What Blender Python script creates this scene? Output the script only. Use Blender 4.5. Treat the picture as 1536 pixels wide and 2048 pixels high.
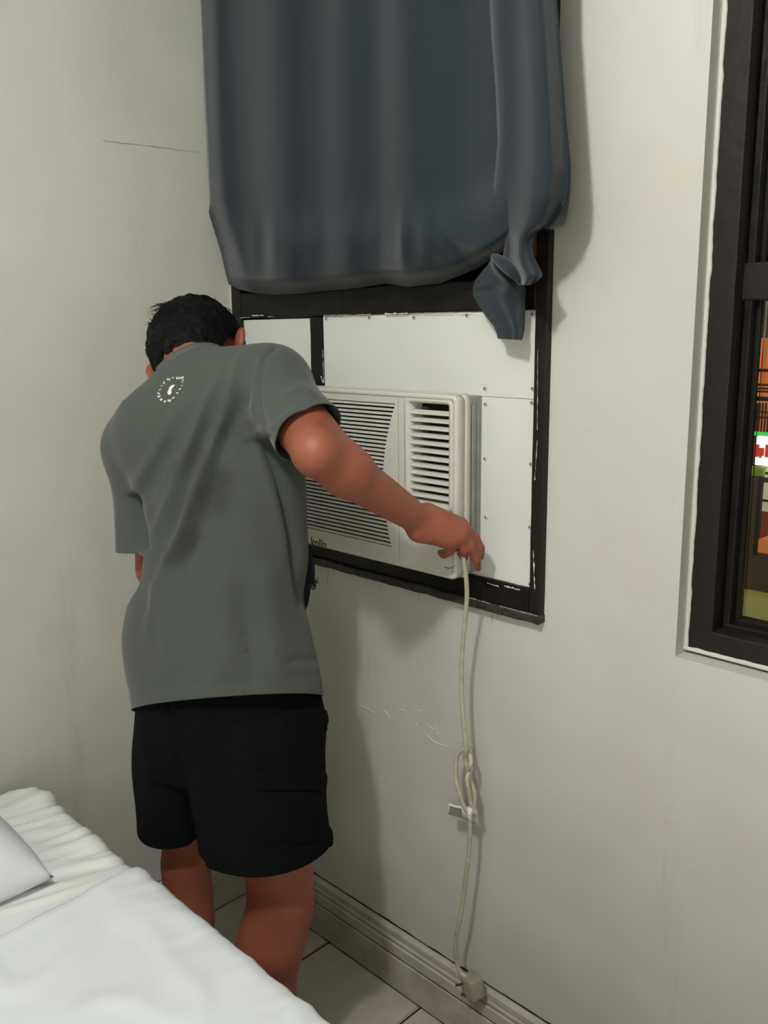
import bpy, bmesh, math, random
import numpy as np
from mathutils import Vector, Matrix
from mathutils.bvhtree import BVHTree
from mathutils import noise as mnoise

for o in list(bpy.data.objects): bpy.data.objects.remove(o)
SC = bpy.context.scene
COL = SC.collection
random.seed(7)

# ------------------------------------------------------------------ camera
FPX = 1770.6                       # focal length in pixels of the 1536 x 2048 frame
YAW, PITCH, ROLL = .7904, .2027, -.0115
CAM = Vector((1.8247, -1.2891, 1.5))
def cam_axes():
    cy, sy, cp, sp = math.cos(YAW), math.sin(YAW), math.cos(PITCH), math.sin(PITCH)
    f = Vector((-sy*cp, cy*cp, -sp)); r = Vector((cy, sy, 0)); u = r.cross(f)
    cr, sr = math.cos(ROLL), math.sin(ROLL)
    return r*cr+u*sr, -r*sr+u*cr, f
CR, CU, CF = cam_axes()
cd = bpy.data.cameras.new('camera'); cam = bpy.data.objects.new('camera', cd); COL.objects.link(cam)
cam.matrix_world = Matrix(((CR.x, CU.x, -CF.x, CAM.x), (CR.y, CU.y, -CF.y, CAM.y), (CR.z, CU.z, -CF.z, CAM.z), (0, 0, 0, 1)))
cd.sensor_fit = 'VERTICAL'; cd.sensor_height = 36; cd.lens = FPX/2048*36; cd.clip_start = .02
SC.camera = cam

# ------------------------------------------------------------------ world, lights, exposure
w = bpy.data.worlds.new('night'); SC.world = w; w.use_nodes = True
w.node_tree.nodes['Background'].inputs[0].default_value = (.010, .012, .018, 1)
w.node_tree.nodes['Background'].inputs[1].default_value = 1.0
def lamp(name, loc, power, radius, col):
    l = bpy.data.lights.new(name, 'POINT'); l.energy = power; l.shadow_soft_size = radius; l.color = col
    o = bpy.data.objects.new(name, l); o.location = loc; COL.objects.link(o); return o
lamp('room_bulb', (1.28, -1.46, 2.40), 52, .055, (.985, .99, 1.0))
lamp('added_fill_light', (2.75, -2.7, 1.55), 24, .35, (1, .98, .96))  # unseen fill lamp, added to lift the lower walls and the shadows
SC.view_settings.view_transform = 'Standard'; SC.view_settings.look = 'None'
SC.view_settings.exposure = 0.0; SC.view_settings.gamma = 1.0; SC.view_settings.use_curve_mapping = False

# ------------------------------------------------------------------ helpers
def at(d, px, py):                 # point at forward distance d
    return CAM + (CF + CR*((px-768)/FPX) - CU*((py-1024)/FPX))*d
def on(ax, val, px, py):           # point of the sight line on an axis plane
    v = CF + CR*((px-768)/FPX) - CU*((py-1024)/FPX)
    return CAM + v*((val-CAM[ax])/v[ax])
def pix(P):                        # arrays -> pixels
    D = np.asarray(P, float)-np.array(CAM)
    z = D@np.array(CF)
    return 768+FPX*(D@np.array(CR))/z, 1024-FPX*(D@np.array(CU))/z

def srgb(c):
    return tuple((x/255/12.92 if x/255 <= .04045 else ((x/255+.055)/1.055)**2.4) for x in c)

def mat(name, col, rough=.6, metal=0, var=0, vscale=8, bump=0, bscale=60, col2=None, spec=None, emit=None, estr=0, trans=0, attr=None, attr_col=None, sheen=0, sss=0, stretch=None):
    m = bpy.data.materials.new(name); m.use_nodes = True
    nt = m.node_tree; N = nt.nodes; L = nt.links; b = N['Principled BSDF']
    c = (*srgb(col), 1)
    b.inputs['Base Color'].default_value = c; b.inputs['Roughness'].default_value = rough; b.inputs['Metallic'].default_value = metal
    if spec is not None: b.inputs['Specular IOR Level'].default_value = spec
    if trans: b.inputs['Transmission Weight'].default_value = trans
    if sheen: b.inputs['Sheen Weight'].default_value = sheen
    if sss:
        b.inputs['Subsurface Weight'].default_value = sss; b.inputs['Subsurface Radius'].default_value = (.012, .005, .003); b.inputs['Subsurface Scale'].default_value = 1.0
    tc = N.new('ShaderNodeTexCoord'); mp = N.new('ShaderNodeMapping'); L.new(tc.outputs['Object'], mp.inputs[0])
    if stretch: mp.inputs['Scale'].default_value = stretch
    out = None
    if var:
        n = N.new('ShaderNodeTexNoise'); n.inputs['Scale'].default_value = vscale; n.inputs['Detail'].default_value = 6; n.inputs['Roughness'].default_value = .65
        L.new(mp.outputs[0], n.inputs['Vector'])
        r = N.new('ShaderNodeValToRGB'); r.color_ramp.elements[0].position = .3; r.color_ramp.elements[1].position = .72
        c2 = (*srgb(col2), 1) if col2 else (*[x*(1-var) for x in c[:3]], 1)
        r.color_ramp.elements[0].color = c2; r.color_ramp.elements[1].color = c
        L.new(n.outputs['Fac'], r.inputs[0]); out = r.outputs[0]
        L.new(out, b.inputs['Base Color'])
    if attr:
        a = N.new('ShaderNodeAttribute'); a.attribute_name = attr
        mx = N.new('ShaderNodeMix'); mx.data_type = 'RGBA'
        if out: L.new(out, mx.inputs[6])
        else: mx.inputs[6].default_value = c
        mx.inputs[7].default_value = (*srgb(attr_col), 1)
        L.new(a.outputs['Fac'], mx.inputs[0]); L.new(mx.outputs[2], b.inputs['Base Color'])
    if bump:
        n = N.new('ShaderNodeTexNoise'); n.inputs['Scale'].default_value = bscale; n.inputs['Detail'].default_value = 4
        L.new(mp.outputs[0], n.inputs['Vector'])
        bp = N.new('ShaderNodeBump'); bp.inputs['Strength'].default_value = bump; bp.inputs['Distance'].default_value = .004
        L.new(n.outputs['Fac'], bp.inputs['Height']); L.new(bp.outputs[0], b.inputs['Normal'])
    if emit:
        b.inputs['Emission Color'].default_value = (*srgb(emit), 1); b.inputs['Emission Strength'].default_value = estr
    return m

def mesh_obj(name, verts, faces, m=None, parent=None, smooth=False):
    me = bpy.data.meshes.new(name); me.from_pydata([tuple(v) for v in verts], [], [tuple(f) for f in faces]); me.update()
    o = bpy.data.objects.new(name, me); COL.objects.link(o)
    if m: me.materials.append(m)
    if parent: o.parent = parent
    if smooth: me.shade_smooth()
    return o
def bm_obj(name, bm, m=None, parent=None, smooth=False):
    me = bpy.data.meshes.new(name); bmesh.ops.recalc_face_normals(bm, faces=bm.faces); bm.to_mesh(me); bm.free()
    o = bpy.data.objects.new(name, me); COL.objects.link(o)
    if m: me.materials.append(m)
    if parent: o.parent = parent
    if smooth: me.shade_smooth()
    return o
def empty(name, loc=(0, 0, 0)):
    o = bpy.data.objects.new(name, None); o.empty_display_size = .05; o.location = loc; COL.objects.link(o); return o
def tag(o, label, cat, group=None):
    o['label'] = label; o['category'] = cat
    if group: o['group'] = group
    return o
def struct(o): o['kind'] = 'structure'; return o
def keep(o, parent):               # parent without moving
    o.parent = parent; o.matrix_parent_inverse = Matrix.Translation(-parent.location); return o
def bx(bm, x0, x1, y0, y1, z0, z1, bev=0):
    vs = [bm.verts.new((x, y, z)) for x in (x0, x1) for y in (y0, y1) for z in (z0, z1)]
    fs = [(0, 1, 3, 2), (4, 6, 7, 5), (0, 4, 5, 1), (2, 3, 7, 6), (0, 2, 6, 4), (1, 5, 7, 3)]
    F = [bm.faces.new([vs[i] for i in f]) for f in fs]
    if bev:
        bmesh.ops.recalc_face_normals(bm, faces=F)
        ed = list({e for f in F for e in f.edges})
        bmesh.ops.bevel(bm, geom=ed, offset=bev, segments=2, affect='EDGES', profile=.5)
def box(name, x0, x1, y0, y1, z0, z1, m, parent=None, bev=0):
    bm = bmesh.new(); bx(bm, x0, x1, y0, y1, z0, z1, bev); return bm_obj(name, bm, m, parent)
def interp(x, xs, ys):
    return float(np.interp(x, xs, ys))
def catmull(P, n=8):
    P = [Vector(p) for p in P]; Q = [P[0]*2-P[1]]+P+[P[-1]*2-P[-2]]; out = []
    for i in range(1, len(Q)-2):
        for k in range(n):
            t = k/n; a, b, c, d = Q[i-1:i+3]
            out.append(.5*((2*b)+(c-a)*t+(2*a-5*b+4*c-d)*t*t+(3*b-a-3*c+d)*t**3))
    out.append(P[-1]); return out
def tube(bm, pts, r, seg=10, ry=None):
    pts = [Vector(p) for p in pts]; n = len(pts)
    rs = r if isinstance(r, (list, tuple, np.ndarray)) else [r]*n
    rings = []; ref = Vector((.3, .9, .2)).normalized()
    for i, p in enumerate(pts):
        t = (pts[min(i+1, n-1)]-pts[max(i-1, 0)]).normalized()
        a = t.cross(ref)
        if a.length < 1e-3: a = t.cross(Vector((0, 0, 1)))
        a.normalize(); b = t.cross(a); ref = -a.cross(t)*-1 if False else ref
        rr = rs[i]
        rings.append([bm.verts.new(p+a*rr*math.cos(2*math.pi*k/seg)+b*(ry or 1)*rr*math.sin(2*math.pi*k/seg)) for k in range(seg)])
    for i in range(n-1):
        for k in range(seg):
            bm.faces.new((rings[i][k], rings[i][(k+1) % seg], rings[i+1][(k+1) % seg], rings[i+1][k]))
    bm.faces.new(rings[0][::-1]); bm.faces.new(rings[-1])

# ------------------------------------------------------------------ signed distance mesher (for the person)
class SDF:
    def __init__(s, lo, hi, h):
        s.lo = np.array(lo, float); s.h = h
        s.n = [int(math.ceil((hi[i]-lo[i])/h))+1 for i in range(3)]
        s.D = np.full(s.n, .5, np.float32)
    def region(s, lo, hi):
        a = [max(0, int((lo[i]-s.lo[i])/s.h)) for i in range(3)]
        b = [min(s.n[i], int((hi[i]-s.lo[i])/s.h)+2) for i in range(3)]
        sl = tuple(slice(a[i], b[i]) for i in range(3))
        g = [(s.lo[i]+s.h*np.arange(a[i], b[i])).astype(np.float32) for i in range(3)]
        X = g[0][:, None, None]; Y = g[1][None, :, None]; Z = g[2][None, None, :]
        return sl, X, Y, Z
    def blend(s, sl, d, k):
        a = s.D[sl]
        if k > 0:
            hh = np.maximum(k-np.abs(a-d), 0)/k
            s.D[sl] = np.minimum(a, d)-hh*hh*k*.25
        else: s.D[sl] = np.minimum(a, d)
    def carve(s, sl, d, k):
        a = s.D[sl]; nd = -d
        if k > 0:
            hh = np.maximum(k-np.abs(a-nd), 0)/k
            s.D[sl] = np.maximum(a, nd)+hh*hh*k*.25
        else: s.D[sl] = np.maximum(a, nd)
    def cap(s, p, q, r1, r2, k=.02, side=None, flat=1.0, carve=False):
        """tapered capsule; with side (a vector) and flat<1 it is thinner across side"""
        p = np.array(p, float); q = np.array(q, float); m = max(r1, r2)*(1.05)+k+.012
        sl, X, Y, Z = s.region(np.minimum(p, q)-m, np.maximum(p, q)+m)
        d = q-p; L2 = float(d@d)+1e-9
        T = np.clip(((X-p[0])*d[0]+(Y-p[1])*d[1]+(Z-p[2])*d[2])/L2, 0, 1)
        dx = X-p[0]-T*d[0]; dy = Y-p[1]-T*d[1]; dz = Z-p[2]-T*d[2]
        R = r1+(r2-r1)*T
        if side is not None:
            sd = np.array(side, float); sd /= np.linalg.norm(sd)
            c = dx*sd[0]+dy*sd[1]+dz*sd[2]
            l2 = dx*dx+dy*dy+dz*dz-c*c
            kk = np.sqrt(np.maximum(l2, 0)+(c/flat)**2)
            dd = (kk-R)*(.5+.5*flat)
        else: dd = np.sqrt(dx*dx+dy*dy+dz*dz)-R
        (s.carve if carve else s.blend)(sl, dd, k)
    def ell(s, c, radii, axes, k=.02, carve=False):
        c = np.array(c, float); m = max(radii)+k+.012
        sl, X, Y, Z = s.region(c-m, c+m)
        A = [np.array(a, float) for a in axes]
        q = [((X-c[0])*a[0]+(Y-c[1])*a[1]+(Z-c[2])*a[2]) for a in A]
        k0 = np.sqrt(sum((q[i]/radii[i])**2 for i in range(3)))+1e-6
        k1 = np.sqrt(sum((q[i]/radii[i]**2)**2 for i in range(3)))+1e-6
        (s.carve if carve else s.blend)(sl, k0*(k0-1)/k1, k)
    def loft(s, st, k=.03, power=2.0):
        """stations sorted by z: (z, cx, cy, a, b, angle of the a axis)"""
        st = sorted(st); zz = [t[0] for t in st]; mx = max(max(t[3], t[4]) for t in st)+k+.02
        lo = [min(t[1] for t in st)-mx, min(t[2] for t in st)-mx, zz[0]-.0]; hi = [max(t[1] for t in st)+mx, max(t[2] for t in st)+mx, zz[-1]+.0]
        sl, X, Y, Z = s.region(lo, hi)
        zf = Z.ravel()
        def ci(i):
            ys = np.array([t[i] for t in st]); xs = np.array(zz)
            mm = np.gradient(ys, xs); j = np.clip(np.searchsorted(xs, zf)-1, 0, len(xs)-2)
            h = xs[j+1]-xs[j]; t = np.clip((zf-xs[j])/h, 0, 1)
            v = (2*t**3-3*t**2+1)*ys[j]+(t**3-2*t**2+t)*h*mm[j]+(-2*t**3+3*t**2)*ys[j+1]+(t**3-t**2)*h*mm[j+1]
            return v.astype(np.float32)[None, None, :]
        cx, cy, a, b, an = [ci(i) for i in range(1, 6)]
        ca, sa = np.cos(an), np.sin(an)
        U = ((X-cx)*ca+(Y-cy)*sa); V = (-(X-cx)*sa+(Y-cy)*ca)
        k0 = ((np.abs(U)/a)**power+(np.abs(V)/b)**power)**(1/power)+1e-6
        k1 = np.sqrt((U/a**2)**2+(V/b**2)**2)+1e-6
        dd = k0*(k0-1)/k1
        s.blend(sl, dd.astype(np.float32), k)
    def mesh(s, smooth=2):
        D = s.D; n = D.shape; I = D < 0
        cnt = np.zeros([m-1 for m in n], np.int8)
        for i in (0, 1):
            for j in (0, 1):
                for k in (0, 1):
                    cnt += I[i:n[0]-1+i, j:n[1]-1+j, k:n[2]-1+k]
        act = np.argwhere((cnt > 0) & (cnt < 8))
        idx = np.full(cnt.shape, -1, np.int32); idx[tuple(act.T)] = np.arange(len(act))
        cs = {}
        for c in [(i, j, k) for i in (0, 1) for j in (0, 1) for k in (0, 1)]:
            cs[c] = D[act[:, 0]+c[0], act[:, 1]+c[1], act[:, 2]+c[2]]
        acc = np.zeros((len(act), 3)); num = np.zeros(len(act))
        for c in cs:
            for ax in range(3):
                if c[ax] == 0:
                    e = list(c); e[ax] = 1; a = cs[c]; b = cs[tuple(e)]
                    mk = (a < 0) != (b < 0); t = np.where(mk, a/(a-b+1e-12), 0)
                    P = np.tile(np.array(c, float), (len(act), 1)); P[:, ax] = t
                    acc += P*mk[:, None]; num += mk
        V = s.lo+s.h*(act+acc/num[:, None])
        F = []
        for ax in range(3):
            o1, o2 = [(1, 2), (2, 0), (0, 1)][ax]
            sl = [slice(1, -1)]*3; sl[ax] = slice(0, -1); sh = list(sl); sh[ax] = slice(1, None)
            a = I[tuple(sl)]; b = I[tuple(sh)]
            for flip, mk in ((False, a & ~b), (True, ~a & b)):
                e = np.argwhere(mk)+np.array([0 if i == ax else 1 for i in range(3)])
                if not len(e): continue
                q = []
                for da, db in ((0, 0), (-1, 0), (-1, -1), (0, -1)):
                    c = e.copy(); c[:, o1] += da; c[:, o2] += db
                    q.append(idx[c[:, 0], c[:, 1], c[:, 2]])
                q = np.stack(q, 1)
                if flip: q = q[:, ::-1]
                F.append(q)
        F = np.concatenate(F); F = F[(F >= 0).all(1)]
        for _ in range(smooth): V = lap(V, F)
        return V, F
def lap(V, F, w=.5):
    A = np.zeros_like(V); c = np.zeros(len(V))
    for i in range(4):
        a = F[:, i]; b = F[:, (i+1) % 4]
        for ax in range(3):
            A[:, ax] += np.bincount(a, V[b, ax], len(V))+np.bincount(b, V[a, ax], len(V))
        c += np.bincount(a, minlength=len(V))+np.bincount(b, minlength=len(V))
    return V*(1-w)+w*A/np.maximum(c, 1)[:, None]
def vnormals(V, F):
    n = np.cross(V[F[:, 2]]-V[F[:, 0]], V[F[:, 3]]-V[F[:, 1]])
    N = np.zeros_like(V)
    for i in range(4):
        for ax in range(3): N[:, ax] += np.bincount(F[:, i], n[:, ax], len(V))
    return N/(np.linalg.norm(N, axis=1)[:, None]+1e-12)
def np_mesh(name, V, F, m, parent=None):
    me = bpy.data.meshes.new(name)
    me.vertices.add(len(V)); me.vertices.foreach_set('co', V.astype(np.float32).ravel())
    me.loops.add(F.size); me.loops.foreach_set('vertex_index', F.astype(np.int32).ravel())
    me.polygons.add(len(F)); me.polygons.foreach_set('loop_start', np.arange(0, F.size, 4, dtype=np.int32))
    me.update(calc_edges=True); me.validate(); me.shade_smooth()
    me.materials.append(m); o = bpy.data.objects.new(name, me); COL.objects.link(o)
    if parent: o.parent = parent
    return o
def seg_dist(px, py, line):        # distance in pixels to a polyline and side
    best = np.full(px.shape, 1e9); sd = np.zeros(px.shape); tt = np.zeros(px.shape)
    L = np.array(line, float); n = len(L)-1
    for i in range(n):
        a, b = L[i], L[i+1]; d = b-a; l2 = d@d
        t = ((px-a[0])*d[0]+(py-a[1])*d[1])/l2; tc = np.clip(t, 0, 1)
        ex = px-a[0]-tc*d[0]; ey = py-a[1]-tc*d[1]; e = np.hypot(ex, ey)
        s_ = (d[0]*ey-d[1]*ex)/math.sqrt(l2)
        mk = e < best; best = np.where(mk, e, best); sd = np.where(mk, s_, sd); tt = np.where(mk, (i+tc)/n, tt)
    return best, sd, tt

# ------------------------------------------------------------------ materials
def wall_material(name, col, dirt):
    m = bpy.data.materials.new(name); m.use_nodes = True; nt = m.node_tree; N = nt.nodes; L = nt.links; b = N['Principled BSDF']
    b.inputs['Roughness'].default_value = .55; b.inputs['Specular IOR Level'].default_value = .3
    tc = N.new('ShaderNodeTexCoord')
    def noise(scale, det, st=(1, 1, 1), ro=.6):
        mp = N.new('ShaderNodeMapping'); mp.inputs['Scale'].default_value = st; L.new(tc.outputs['Object'], mp.inputs[0])
        n = N.new('ShaderNodeTexNoise'); n.inputs['Scale'].default_value = scale; n.inputs['Detail'].default_value = det; n.inputs['Roughness'].default_value = ro
        L.new(mp.outputs[0], n.inputs['Vector']); return n.outputs['Fac']
    def ramp(f, p0, p1):
        r = N.new('ShaderNodeMapRange'); r.inputs[1].default_value = p0; r.inputs[2].default_value = p1; r.clamp = True; L.new(f, r.inputs[0]); return r.outputs[0]
    def mix(a, bcol, f):
        x = N.new('ShaderNodeMix'); x.data_type = 'RGBA'; L.new(f, x.inputs[0])
        if isinstance(a, tuple): x.inputs[6].default_value = a
        else: L.new(a, x.inputs[6])
        x.inputs[7].default_value = bcol; return x.outputs[2]
    def mul(f, v):
        x = N.new('ShaderNodeMath'); x.operation = 'MULTIPLY'; L.new(f, x.inputs[0])
        if isinstance(v, float): x.inputs[1].default_value = v
        else: L.new(v, x.inputs[1])
        return x.outputs[0]
    c = (*srgb(col), 1); d = (*srgb(dirt), 1)
    o = mix(c, (*[x*.86 for x in c[:3]], 1), ramp(noise(1.6, 3), .35, .7))
    o = mix(o, (c[0]*.97, c[1]*.90, c[2]*.86, 1), mul(ramp(noise(5, 3), .52, .72), .6))
    o = mix(o, d, mul(ramp(noise(7, 7, (1, 1, .12), .7), .60, .80), .35))
    o = mix(o, (*[x*.35 for x in d[:3]], 1), mul(ramp(noise(38, 5), .735, .78), .55))
    L.new(o, b.inputs['Base Color'])
    bp = N.new('ShaderNodeBump'); bp.inputs['Strength'].default_value = .35; bp.inputs['Distance'].default_value = .006; L.new(noise(9, 4), bp.inputs['Height'])
    bp2 = N.new('ShaderNodeBump'); bp2.inputs['Strength'].default_value = .25; bp2.inputs['Distance'].default_value = .001; L.new(noise(160, 3), bp2.inputs['Height']); L.new(bp.outputs[0], bp2.inputs['Normal'])
    L.new(bp2.outputs[0], b.inputs['Normal'])
    return m
M_WALL = wall_material('wall_paint', (208, 207, 197), (140, 132, 110))
M_WALL2 = wall_material('wall_paint_left', (204, 204, 192), (150, 143, 124))
M_CEIL = mat('ceiling_paint', (215, 213, 205), .8)
M_TRIM = mat('trim_paint', (196, 193, 178), .45, var=.25, vscale=14, col2=(160, 154, 134), bump=.4, bscale=40)
M_GAP = mat('dark_gap', (38, 30, 20), .9, var=.3)
M_GROUT = mat('dark_grout', (58, 46, 34), .9, var=.4, vscale=30)
M_TILE = mat('floor_tile', (192, 188, 172), .3, var=.15, vscale=9, col2=(170, 165, 146), bump=.1, bscale=30)
M_DARKWOOD = mat('dark_brown_paint', (35, 28, 24), .5, var=.35, vscale=7, col2=(30, 25, 22), bump=.35, bscale=35, spec=.28)
M_BLACKWOOD = mat('black_paint', (17, 15, 14), .4, spec=.22, var=.5, vscale=16, col2=(34, 30, 26), bump=.6, bscale=26)
M_LEDGE = mat('chipped_ledge', (70, 64, 56), .6, var=.6, vscale=50, col2=(28, 25, 22), bump=.9, bscale=90)
M_PANEL = mat('white_plywood', (228, 229, 222), .5, var=.06, vscale=4, bump=.15, bscale=20)
M_SMEAR = mat('white_paint_smear', (215, 213, 204), .6)
M_SCREW = mat('screw_white', (200, 198, 186), .4)
M_SLOT = mat('screw_slot', (60, 52, 40), .7)
M_PLASTIC = mat('aged_white_plastic', (218, 216, 205), .35, var=.10, vscale=5, col2=(204, 200, 184))
M_LOUVER = mat('louver_plastic', (216, 214, 204), .4)
M_INSIDE = mat('vent_inside', (9, 8, 7), .8, var=.3, vscale=30)  # near-black in place of the shade behind slats and louvers
M_CASE = mat('galvanised_case', (158, 163, 152), .4, metal=.25, var=.2, vscale=12, col2=(128, 132, 120), bump=.2)
M_INK = mat('dark_ink', (44, 42, 44), .5)
M_CURT = mat('slate_blue_cloth', (41, 50, 56), .95, spec=.15, var=.06, vscale=30, bump=.12, bscale=600, sheen=.25)
M_HEM = mat('slate_hem_thread', (72, 84, 96), .9)
M_RED = mat('brick_red_strip', (92, 48, 40), .8)
M_SKIN = mat('tan_skin', (153, 89, 65), .55, var=.10, vscale=9, col2=(140, 78, 55), bump=.12, bscale=220, sss=.08)
M_HAIR = mat('black_hair', (11, 11, 11), .7, spec=.15, var=.3, vscale=60)
M_SHIRT = mat('grey_green_jersey', (76, 81, 76), .95, spec=.15, var=.05, vscale=20, bump=.15, bscale=500, attr='wet', attr_col=(58, 61, 57), sheen=.15)
M_RIB = mat('collar_rib', (84, 89, 83), .9)
M_PRINT = mat('white_shirt_print', (225, 225, 218), .7)
M_SHORTS = mat('black_cotton', (13, 14, 16), 1.0, spec=.1, var=.25, vscale=14, bump=.2, bscale=300)
M_RAG = mat('dark_teal_rag', (16, 28, 34), .95, bump=.3, bscale=200)
M_CORD = mat('dirty_white_cord', (204, 199, 178), .45, var=.25, vscale=40, col2=(168, 160, 136))
M_TAG = mat('tag_white', (222, 224, 220), .5)
M_TAGP = mat('tag_print', (158, 152, 142), .6, var=.4, vscale=240, col2=(112, 106, 98), stretch=(1, 1, 4))
M_PLUG = mat('translucent_plug', (184, 178, 152), .3, trans=.35)
M_PRONG = mat('metal_prong', (120, 112, 96), .35, metal=.9)
M_SHEET = mat('white_bed_linen', (226, 230, 234), .85, var=.03, vscale=6, bump=.15, bscale=14)
M_SHEET2 = mat('cream_fitted_sheet', (228, 229, 226), .85, bump=.15, bscale=14)
M_PILLOW = mat('white_pillowcase', (222, 223, 226), .85, bump=.15, bscale=12)
M_MATT = mat('mattress_side', (190, 186, 178), .9)
M_WOOD = mat('bed_wood', (90, 62, 42), .5, var=.4, vscale=10)

def glass_material():
    m = bpy.data.materials.new('window_glass'); m.use_nodes = True; nt = m.node_tree; N = nt.nodes; L = nt.links
    for n in list(N):
        if n.type != 'OUTPUT_MATERIAL': N.remove(n)
    t = N.new('ShaderNodeBsdfTransparent'); t.inputs[0].default_value = (.86, .88, .86, 1)
    g = N.new('ShaderNodeBsdfGlossy'); g.inputs['Roughness'].default_value = .03
    f = N.new('ShaderNodeFresnel'); f.inputs[0].default_value = 1.45
    x = N.new('ShaderNodeMixShader'); L.new(f.outputs[0], x.inputs[0]); L.new(t.outputs[0], x.inputs[1]); L.new(g.outputs[0], x.inputs[2])
    L.new(x.outputs[0], N['Material Output'].inputs[0]); return m
M_GLASS = glass_material()

# ------------------------------------------------------------------ room shell
RX, RY, RZ = 3.3, -3.2, 2.55
W1 = (.023, .934, .976, 2.30)      # opening of the window that holds the air conditioner: x0 x1 z0 z1
W2 = (1.190, 2.35, .977, 2.25)     # opening of the second window
def wall_with_holes():
    bm = bmesh.new(); Y0, Y1 = 0, .12
    bx(bm, -.12, RX+.1, Y0, Y1, -.02, W1[2])
    bx(bm, -.12, W1[0], Y0, Y1, W1[2], RZ); bx(bm, W1[1], W2[0], Y0, Y1, W1[2], RZ); bx(bm, W2[1], RX+.1, Y0, Y1, W1[2], RZ)
    bx(bm, W1[0], W1[1], Y0, Y1, W1[3], RZ); bx(bm, W2[0], W2[1], Y0, Y1, W2[3], RZ)
    return bm_obj('wall_right', bm, M_WALL)
wr = struct(wall_with_holes())
wl = struct(box('wall_left', -.12, 0, RY-.1, 0, -.02, RZ, M_WALL2))
struct(box('wall_back', RX, RX+.1, RY-.1, 0, -.02, RZ, M_WALL2))
struct(box('wall_near', 0, RX, RY-.1, RY, -.02, RZ, M_WALL2))
struct(box('ceiling', -.12, RX+.1, RY-.1, .12, RZ, RZ+.1, M_CEIL))
floor = struct(box('floor', 0, RX, RY, 0, -.06, -.004, M_GROUT))
# floor tiles
def tile_mesh(w_, d_):
    bm = bmesh.new(); bx(bm, 0, w_, -d_, 0, -.004, .0, 0)
    ed = [e for e in bm.edges if all(abs(v.co.z) < 1e-6 for v in e.verts)]
    bmesh.ops.bevel(bm, geom=ed, offset=.0025, segments=2, affect='EDGES')
    bmesh.ops.recalc_face_normals(bm, faces=bm.faces)
    me = bpy.data.meshes.new('tile'); bm.to_mesh(me); bm.free(); me.materials.append(M_TILE); return me
TP = .313; tm = tile_mesh(TP-.006, TP-.006)
for i in range(11):
    for j in range(10):
        x = .0175+TP*i; y = -.012-TP*j
        if x+TP > RX: continue
        o = bpy.data.objects.new('tile', tm); COL.objects.link(o); o.location = (x, y, random.uniform(-.0004, .0004)); o.parent = floor

# baseboards: a moulded profile swept along the wall
def baseboard(name, axis):
    prof = [(0, 0), (.020, 0), (.020, .082), (.0165, .084), (.0165, .087), (.019, .089), (.019, .113), (.0155, .115), (.013, .116), (.013, .1185),
            (.0165, .120), (.0165, .125), (.0125, .128), (.0125, .1305), (.0145, .132), (.0135, .143), (.004, .148), (0, .148)]
    bm = bmesh.new(); n = 60; L = RX if axis == 'x' else -RY; R = []
    for i in range(n+1):
        t = i/n*L; wob = .0012*mnoise.noise(Vector((t*6, 3, 1)))
        R.append([bm.verts.new((t, -p-wob, z+wob) if axis == 'x' else (p+wob, -t, z+wob)) for p, z in prof])
    for i in range(n):
        for k in range(len(prof)-1):
            bm.faces.new((R[i][k], R[i][k+1], R[i+1][k+1], R[i+1][k]))
    bm.faces.new(R[0]); bm.faces.new(R[-1][::-1])
    return struct(bm_obj(name, bm, M_TRIM))
bbr = baseboard('baseboard_right', 'x'); bbl = baseboard('baseboard_left', 'y')
# cracked dirt line along the top of the baseboard, and dark seams in its grooves
def seam(name, z, yoff, t0, t1, wd, amp, parent, axis='x', n=160, seed=0):
    bm = bmesh.new(); prev = None
    for i in range(n+1):
        t = t0+(t1-t0)*i/n; a = mnoise.noise(Vector((t*22, seed, .3))); b = mnoise.noise(Vector((t*45, seed+5, .7)))
        h = max(.0003, wd*(.35+.9*max(0, a+.25))); zz = z+amp*b
        P = [(t, -yoff, zz-h), (t, -yoff-.0012, zz), (t, -yoff, zz+h)] if axis == 'x' else [(yoff, -t, zz-h), (yoff+.0012, -t, zz), (yoff, -t, zz+h)]
        c = [bm.verts.new(p) for p in P]
        if prev:
            bm.faces.new((prev[0], prev[1], c[1], c[0])); bm.faces.new((prev[1], prev[2], c[2], c[1]))
        prev = c
    return bm_obj(name, bm, M_GAP, parent)
seam('dark_seam', .1498, .0006, .0, 2.2, .0036, .0020, bbr)
seam('dark_seam', .1173, .0130, .0, 2.2, .0011, .0002, bbr, seed=3)
seam('dark_seam', .0855, .0166, .0, 2.2, .0011, .0003, bbr, seed=6)
seam('dark_seam', .001, .0205, .0, 2.2, .0022, .0003, bbr, seed=8)
seam('dark_seam', .1495, .0005, .0, 1.5, .0012, .0015, bbl, 'y', seed=11)
seam('dark_seam', .1173, .0130, .0, 1.5, .0012, .0002, bbl, 'y', seed=12)
seam('dark_seam', .001, .0205, .0, 1.5, .0022, .0003, bbl, 'y', seed=13)
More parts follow.
